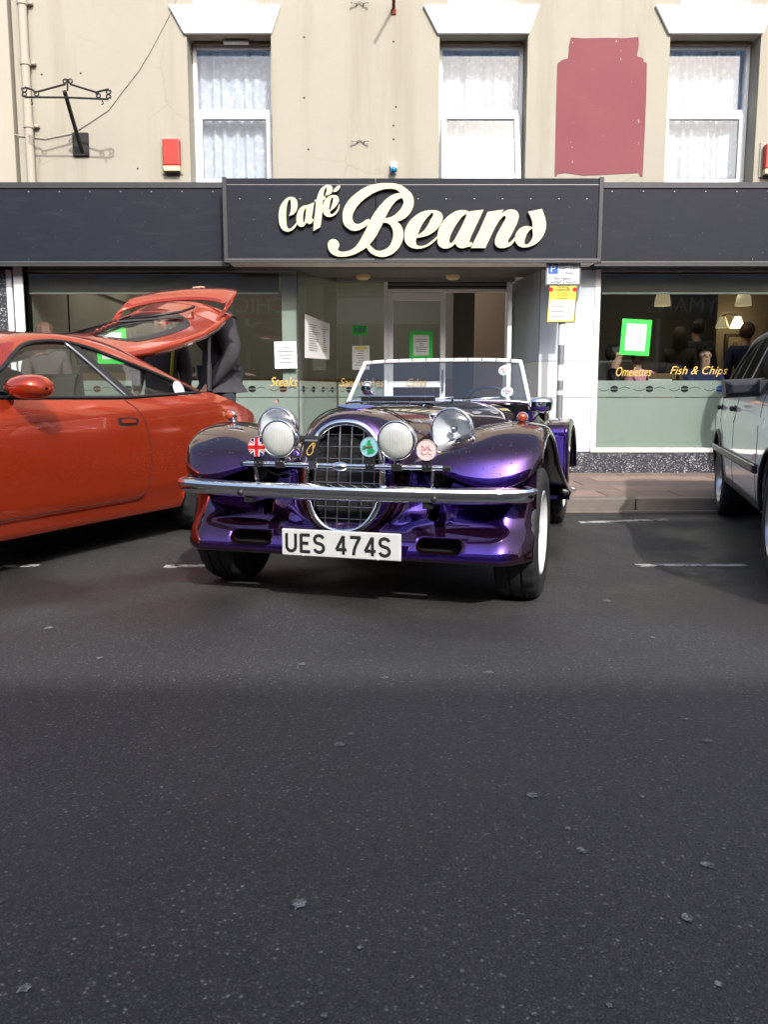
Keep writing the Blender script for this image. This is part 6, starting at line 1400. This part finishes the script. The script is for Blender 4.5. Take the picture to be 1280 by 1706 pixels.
    mo = MB().add([V(sg * a, b, z) for a, b, z in ((x0_, 1.66, .900), (x1_, 1.62, .895), (x1_ + .008, 1.62, .985), (x0_ + .02, 1.66, 1.0), (x0_, 1.55, .900), (x1_ + .01, 1.53, .885), (x1_ + .018, 1.53, .995), (x0_ - .01, 1.55, 1.005), (x0_ + .035, 1.70, .925), (x1_ - .03, 1.67, .915), (x1_ - .03, 1.67, .965), (x0_ + .05, 1.70, .975))],
                    [(0, 1, 5, 4), (2, 3, 7, 6), (1, 2, 6, 5), (3, 0, 4, 7), (4, 5, 6, 7), (0, 8, 9, 1), (1, 9, 10, 2), (2, 10, 11, 3), (3, 11, 8, 0), (8, 11, 10, 9)]).build('door_mirror', 'greyblack', wc); bevel(mo, .008, 2)
    MB().box(min(sg * .76, sg * .83), max(sg * .76, sg * .83), -1.78, -1.58, .915, .99).build('mirror_base', 'greyblack', wc)
MB().loft([[V(-a, b, z), V(-a * .5, b, z + .02), V(0, b, z + .028), V(a * .5, b, z + .02), V(a, b, z)] for a, b, z in ((.585, -.20, 1.33), (.56, .2, 1.36), (.56, .9, 1.365), (.565, 1.3, 1.335))], 3, 4).build('roof', 'silver', wc, False, True)
MB().loft([[V(-a, b, z), V(0, b + .1, z + .02), V(a, b, z)] for a, b, z in ((.565, 1.3, 1.335), (.60, 1.62, 1.20), (.66, 1.95, 1.06), (.72, 2.2, .92))], 3, 4).build('windscreen', 'screenglass', wc, False, True)
MB().loft([[V(-a, b, z), V(0, b - .05, z + .01), V(a, b, z)] for a, b, z in ((.585, -.20, 1.33), (.63, -.38, 1.20), (.68, -.52, 1.05), (.72, -.62, .90))], 3, 4).build('rear_window', 'carglass', wc, False, True)
bn = []
for b in (2.2, 2.5, 2.8, 3.1, 3.33): a = WS.A(b, WS.top(b)); z = WS.top(b); bn.append([V(-a, b, z), V(0, b + .04, z + .03), V(a, b, z)])
MB().loft(bn, 3, 5).build('bonnet', 'silver', wc, False, True)
MB().loft([[V(-.57, 3.35, z), V(0, 3.42, z), V(.57, 3.35, z)] for z in (.28, .45, .66)], 2, 5).build('front_panel', 'silver', wc, False, True); MB().loft([[V(-.50, -.70, z), V(0, -.76, z), V(.50, -.70, z)] for z in (.33, .6, .88)], 2, 5).build('tailgate', 'silver', wc, False, True)
MB().box(-.76, .76, -3.2, .6, .24, .28).build('floor_pan', 'blackmatt', wc)
for a in (-.36, .36): MB().loft([[V(a - .23, b, z), V(a, b + .03, z), V(a + .23, b, z)] for b, z in ((1.5, .5), (1.1, .48), (.98, .55), (.84, .95), (.8, 1.12), (.74, 1.1), (.75, .5))], 2, 3).build('seat', 'fabric', wc, False, True)
MB().box(-.7, .7, -2.0, -1.8, .7, .94).build('dashboard', 'black', wc)
# ================================================================ PEOPLE
def skin_mesh(nodes, edges, root, sub=2):
    """nodes: {key: (co, radius)}"""
    keys = list(nodes); idx = {k: i for i, k in enumerate(keys)}
    me = bpy.data.meshes.new('s'); me.from_pydata([nodes[k][0] for k in keys], [(idx[a], idx[b]) for a, b in edges], [])
    o = bpy.data.objects.new('s', me); COL.objects.link(o)
    md = o.modifiers.new('k', 'SKIN'); md.use_smooth_shade = True
    for k, sv in zip(keys, me.skin_vertices[0].data):
        r = nodes[k][1]; sv.radius = r if isinstance(r, tuple) else (r, r); sv.use_root = (k == root)
    sd = o.modifiers.new('u', 'SUBSURF'); sd.levels = sub; sd.render_levels = sub
    bpy.context.view_layer.update(); dg = bpy.context.evaluated_depsgraph_get()
    out = bpy.data.meshes.new_from_object(o.evaluated_get(dg), depsgraph=dg)
    bpy.data.objects.remove(o); bpy.data.meshes.remove(me); return out
def person(loc, label, rz=0.0, H=1.72, pose='stand', J=None, top='jacket', legs='denim', hair='hair_brown', long_hair=False, group=None, head_turn=0.0, head_off=(0, 0, 0), bulk=0.0):
    k = H / 1.72
    P = dict(pel=(0, 0, .95), spi=(0, 0, 1.13), che=(0, .01, 1.32), nck=(0, .01, 1.47),
             shL=(.175, .01, 1.41), shR=(-.175, .01, 1.41), elL=(.23, .03, 1.12), elR=(-.23, .03, 1.12), wrL=(.23, -.10, .90), wrR=(-.23, -.10, .90),
             hpL=(.09, 0, .90), hpR=(-.09, 0, .90), knL=(.10, -.02, .50), knR=(-.10, -.02, .50), anL=(.10, .03, .09), anR=(-.10, .03, .09), toL=(.12, -.13, .04), toR=(-.12, -.13, .04))
    if pose == 'sit':
        dz = -.40
        for q in ('pel', 'spi', 'che', 'nck', 'shL', 'shR', 'elL', 'elR', 'wrL', 'wrR', 'hpL', 'hpR'): x, y, z = P[q]; P[q] = (x, y, z + dz)
        P['pel'] = (0, .02, .56); P.update(knL=(.11, -.42, .52), knR=(-.11, -.42, .52), anL=(.11, -.42, .09), anR=(-.11, -.42, .09), toL=(.12, -.57, .04), toR=(-.12, -.57, .04), elL=(.22, -.12, .80), elR=(-.22, -.12, .80), wrL=(.14, -.34, .80), wrR=(-.14, -.34, .80))
    if J: P.update(J)
    P = {q: Vector(v) * k for q, v in P.items()}
    t = thing('person', loc, label, 'person', group, rz)
    nk = P['nck']; hd = nk + Vector((0, -.01, .165)) * k + Vector(head_off)
    rot = Matrix.Rotation(head_turn, 3, 'Z')
    def hp(x, y, z): return hd + rot @ (Vector((x, y, z)) * k)
    N = {}
    N['pel'] = (P['pel'], (.11 * k, .085 * k)); N['spi'] = (P['spi'], (.095 * k, .07 * k)); N['che'] = (P['che'], (.09 * k, .06 * k)); N['nck'] = (nk, .05 * k)
    N['jaw'] = (hp(0, -.022, -.06), (.058 * k, .062 * k)); N['sku'] = (hp(0, 0, .01), (.076 * k, .09 * k)); N['crn'] = (hp(0, .008, .075), (.06 * k, .07 * k)); N['nos'] = (hp(0, -.098, -.012), .013 * k); N['chn'] = (hp(0, -.072, -.085), .022 * k)
    E = [('pel', 'spi'), ('spi', 'che'), ('che', 'nck'), ('nck', 'jaw'), ('jaw', 'sku'), ('sku', 'crn'), ('sku', 'nos'), ('jaw', 'chn')]
    for s in 'LR':
        N['ear' + s] = (hp(.079 if s == 'L' else -.079, .012, -.005), .016 * k); E.append(('sku', 'ear' + s))
        for q, r in (('sh', .046), ('el', .042), ('wr', .028), ('hp', .085), ('kn', .058), ('an', .042), ('to', .035)): N[q + s] = (P[q + s], r * k)
        E += [('che', 'sh' + s), ('sh' + s, 'el' + s), ('el' + s, 'wr' + s), ('pel', 'hp' + s), ('hp' + s, 'kn' + s), ('kn' + s, 'an' + s), ('an' + s, 'to' + s)]
        d = (P['wr' + s] - P['el' + s]).normalized(); side = d.cross(Vector((0, 0, 1))); side = side.normalized() if side.length > .1 else Vector((1, 0, 0)); dn = d.cross(side).normalized()
        pm = P['wr' + s] + d * .065 * k; N['plm' + s] = (pm, (.034 * k, .02 * k)); E.append(('wr' + s, 'plm' + s))
        for f in range(4):
            o = side * (-.030 + .020 * f) * k; L = (.055, .068, .064, .048)[f] * k
            N['f%d%s' % (f, s)] = (pm + o + d * .035 * k, .0095 * k); N['g%d%s' % (f, s)] = (pm + o + d * (.035 * k + L * .55) + dn * .01 * k, .0085 * k); N['h%d%s' % (f, s)] = (pm + o + d * (.035 * k + L) + dn * .028 * k, .007 * k)
            E += [('plm' + s, 'f%d%s' % (f, s)), ('f%d%s' % (f, s), 'g%d%s' % (f, s)), ('g%d%s' % (f, s), 'h%d%s' % (f, s))]
        sg = 1 if s == 'L' else -1
        N['t1' + s] = (pm - d * .02 * k + side * .045 * k, .011 * k); N['t2' + s] = (pm + d * .02 * k + side * .058 * k + dn * .012 * k, .009 * k); E += [('plm' + s, 't1' + s), ('t1' + s, 't2' + s)]
    link_mesh('body', skin_mesh(N, E, 'pel', 2), 'skin', t, False, True)
    # clothes
    C = {q: (N[q][0], tuple(x + ({'pel': .036, 'spi': .036, 'che': .052}[q] + bulk) * k for x in N[q][1])) for q in ('pel', 'spi', 'che')}; C['hem'] = (P['pel'] - Vector((0, 0, .09 * k)) if pose == 'stand' else P['pel'] - Vector((0, 0, .02)), (.128 * k, .108 * k)); C['nk'] = (P['che'] * .08 + nk * .92, .072 * k); E2 = [('hem', 'pel'), ('pel', 'spi'), ('spi', 'che'), ('che', 'nk')]
    for s in 'LR':
        wr2 = P['wr' + s] * .92 + P['el' + s] * .08
        C['sh' + s] = (P['sh' + s], (.076 + bulk) * k); C['el' + s] = (P['el' + s], (.060 + bulk * .5) * k); C['wr' + s] = (wr2, .044 * k); E2 += [('che', 'sh' + s), ('sh' + s, 'el' + s), ('el' + s, 'wr' + s)]
    link_mesh('top', skin_mesh(C, E2, 'pel', 2), top, t, False, True)
    T = {'pel': (P['pel'] - Vector((0, 0, .03)), (.135 * k, .112 * k))}; E3 = []
    for s in 'LR':
        T['hp' + s] = (P['hp' + s], .098 * k); T['kn' + s] = (P['kn' + s], .074 * k); T['an' + s] = (P['an' + s], .062 * k); E3 += [('pel', 'hp' + s), ('hp' + s, 'kn' + s), ('kn' + s, 'an' + s)]
    link_mesh('trousers', skin_mesh(T, E3, 'pel', 2), legs, t, False, True)
    for s in 'LR':
        a, b = P['an' + s], P['to' + s]; MB().tube([a + (a - b) * .35 - Vector((0, 0, .03 * k)), a - Vector((0, 0, .03 * k)), (a + b) / 2, b, b + (b - a) * .25], [.03 * k, .045 * k, .046 * k, .042 * k, .02 * k], 10).build('shoe', 'black', t, False, True)
    # hair: shell of strands over the skull
    rn = random.Random(int(loc[0] * 977) & 1023); rows = []; n = 64; cj_ = [rn.uniform(-1, 1) for _ in range(64)]
    low = -.30 if long_hair else -.045
    for i in range(15):
        el = math.pi / 2 - i / 14 * math.pi * .90; row = []
        for j in range(n):
            az = 2 * math.pi * j / n; fx, fy = math.sin(az), -math.cos(az)     # fy<0 = face side
            face = max(0, -fy)
            e2 = el
            if face > .25: e2 = max(el, .12 + .42 * (face - .25))
            r = 1.02 + .012 * rn.uniform(-1, 1) + .045 * cj_[j] * min(1, i / 4) + .03 * math.sin(7 * az + 2 * el)
            x, y, z = .092 * r * math.cos(e2) * fx, .105 * r * math.cos(e2) * fy + .012, .108 * r * math.sin(e2) + .028
            if long_hair and fy > -.35 and el < .1: z += low * (.1 - el) / 2.0; x *= 1.05 + .25 * (.1 - el) * .4; y += .012
            row.append(hp(x, y, z))
        rows.append(row)
    MB().grid(rows, cv=True).build('hair', hair, t, False, True)
    for sx in (-1, 1): MB().ball(hp(sx * .031, -.083, .008), .0085 * k, 6, (1.3, .6, .8)).build('eye', 'hair_dark', t, False, True)
    MB().ball(hp(0, -.087, -.052), .018 * k, 6, (1.2, .35, .3)).build('mouth', 'enred', t, False, True)
    return t
KP = KZ
# behind the coupe
p = person((-1.37, 7.12, KP), 'person in a charcoal jacket leaning under the raised hatch with one hand on it', R(-52), 1.80, 'stand',
       dict(che=(0, -.07, 1.27), nck=(0, -.20, 1.33), shL=(.19, -.07, 1.33), shR=(-.19, -.09, 1.34), elR=(-.30, -.20, 1.50), wrR=(-.20, -.16, 1.555), elL=(.27, -.02, 1.08), wrL=(.12, -.20, .80)), top='jacket', hair='hair_dark', head_off=(0, -.12, -.13), bulk=.03)
person((-1.92, 7.35, KP), 'person in a brown grey sweatshirt with a yellow strap seen below the raised hatch', R(8), 1.52, 'stand', None, 'tee', 'denim', 'hair_brown', bulk=.03)
q = bpy.data.objects['person.001']
MB().tube([(.10, -.115, 1.36), (.115, -.135, 1.2), (.10, -.135, 1.05), (.09, -.13, .95)], .014, 6).build('yellow_strap', 'hivis', q, False, True)
flat_on_wall(text_mesh('CREW', 1, 0, 0, 0, 'CENTER', width=.13), -.02, -.128, 1.26, 'chest_print', 'enwhite', q, False) if False else None
person((-3.02, 7.62, KP), 'short person with brown hair standing behind the coupe roof', R(205), 1.40, 'stand', None, 'tee', 'denim', 'hair_brown', True)
# by the hatchback
person((3.80, 8.1, KP), 'person with long ginger hair in a dark jacket beyond the hatchback', R(35), 1.66, 'stand', None, 'jacket', 'denim', 'hair_ginger', True)
# seated and standing in the cafe
for x, y, rz, kw in ((2.58, 9.52, 75, dict(label='girl with dark hair in a black top seated in profile at the window table', top='black', hair='hair_dark')),
                     (2.98, 9.62, 200, dict(label='girl in a pink top leaning over the window table', top='pink', hair='hair_brown', J=dict(che=(0, -.12, .93), nck=(0, -.20, 1.04), shL=(.16, -.14, .99), shR=(-.16, -.14, .99)))),
                     (3.62, 9.62, 0, dict(label='girl in a navy top facing the street over the window table', top='navy', hair='hair_dark'))):
    person((x, y, KP + .13), kw.pop('label'), R(rz), 1.55, 'sit', group='seated girls in the cafe', **kw)
    chair(x, y, rz, .13, {75: 'wooden slatted chair under the girl in black', 200: 'wooden slatted chair under the girl in pink', 0: 'wooden slatted chair under the girl in navy'}[rz])
person((3.95, 11.4, KP), 'person with long hair standing deep inside the cafe', R(160), 1.66, 'stand', None, 'tee', 'denim', 'hair_brown', True)
person((4.28, 11.7, KP), 'tall person in a dark jacket standing beside the long haired customer', R(185), 1.80, 'stand', None, 'jacket', 'denim', 'hair_dark')
person((4.75, 11.2, KP), 'person in a navy top standing near the twin wall lamp', R(170), 1.70, 'stand', None, 'navy', 'denim', 'hair_brown')
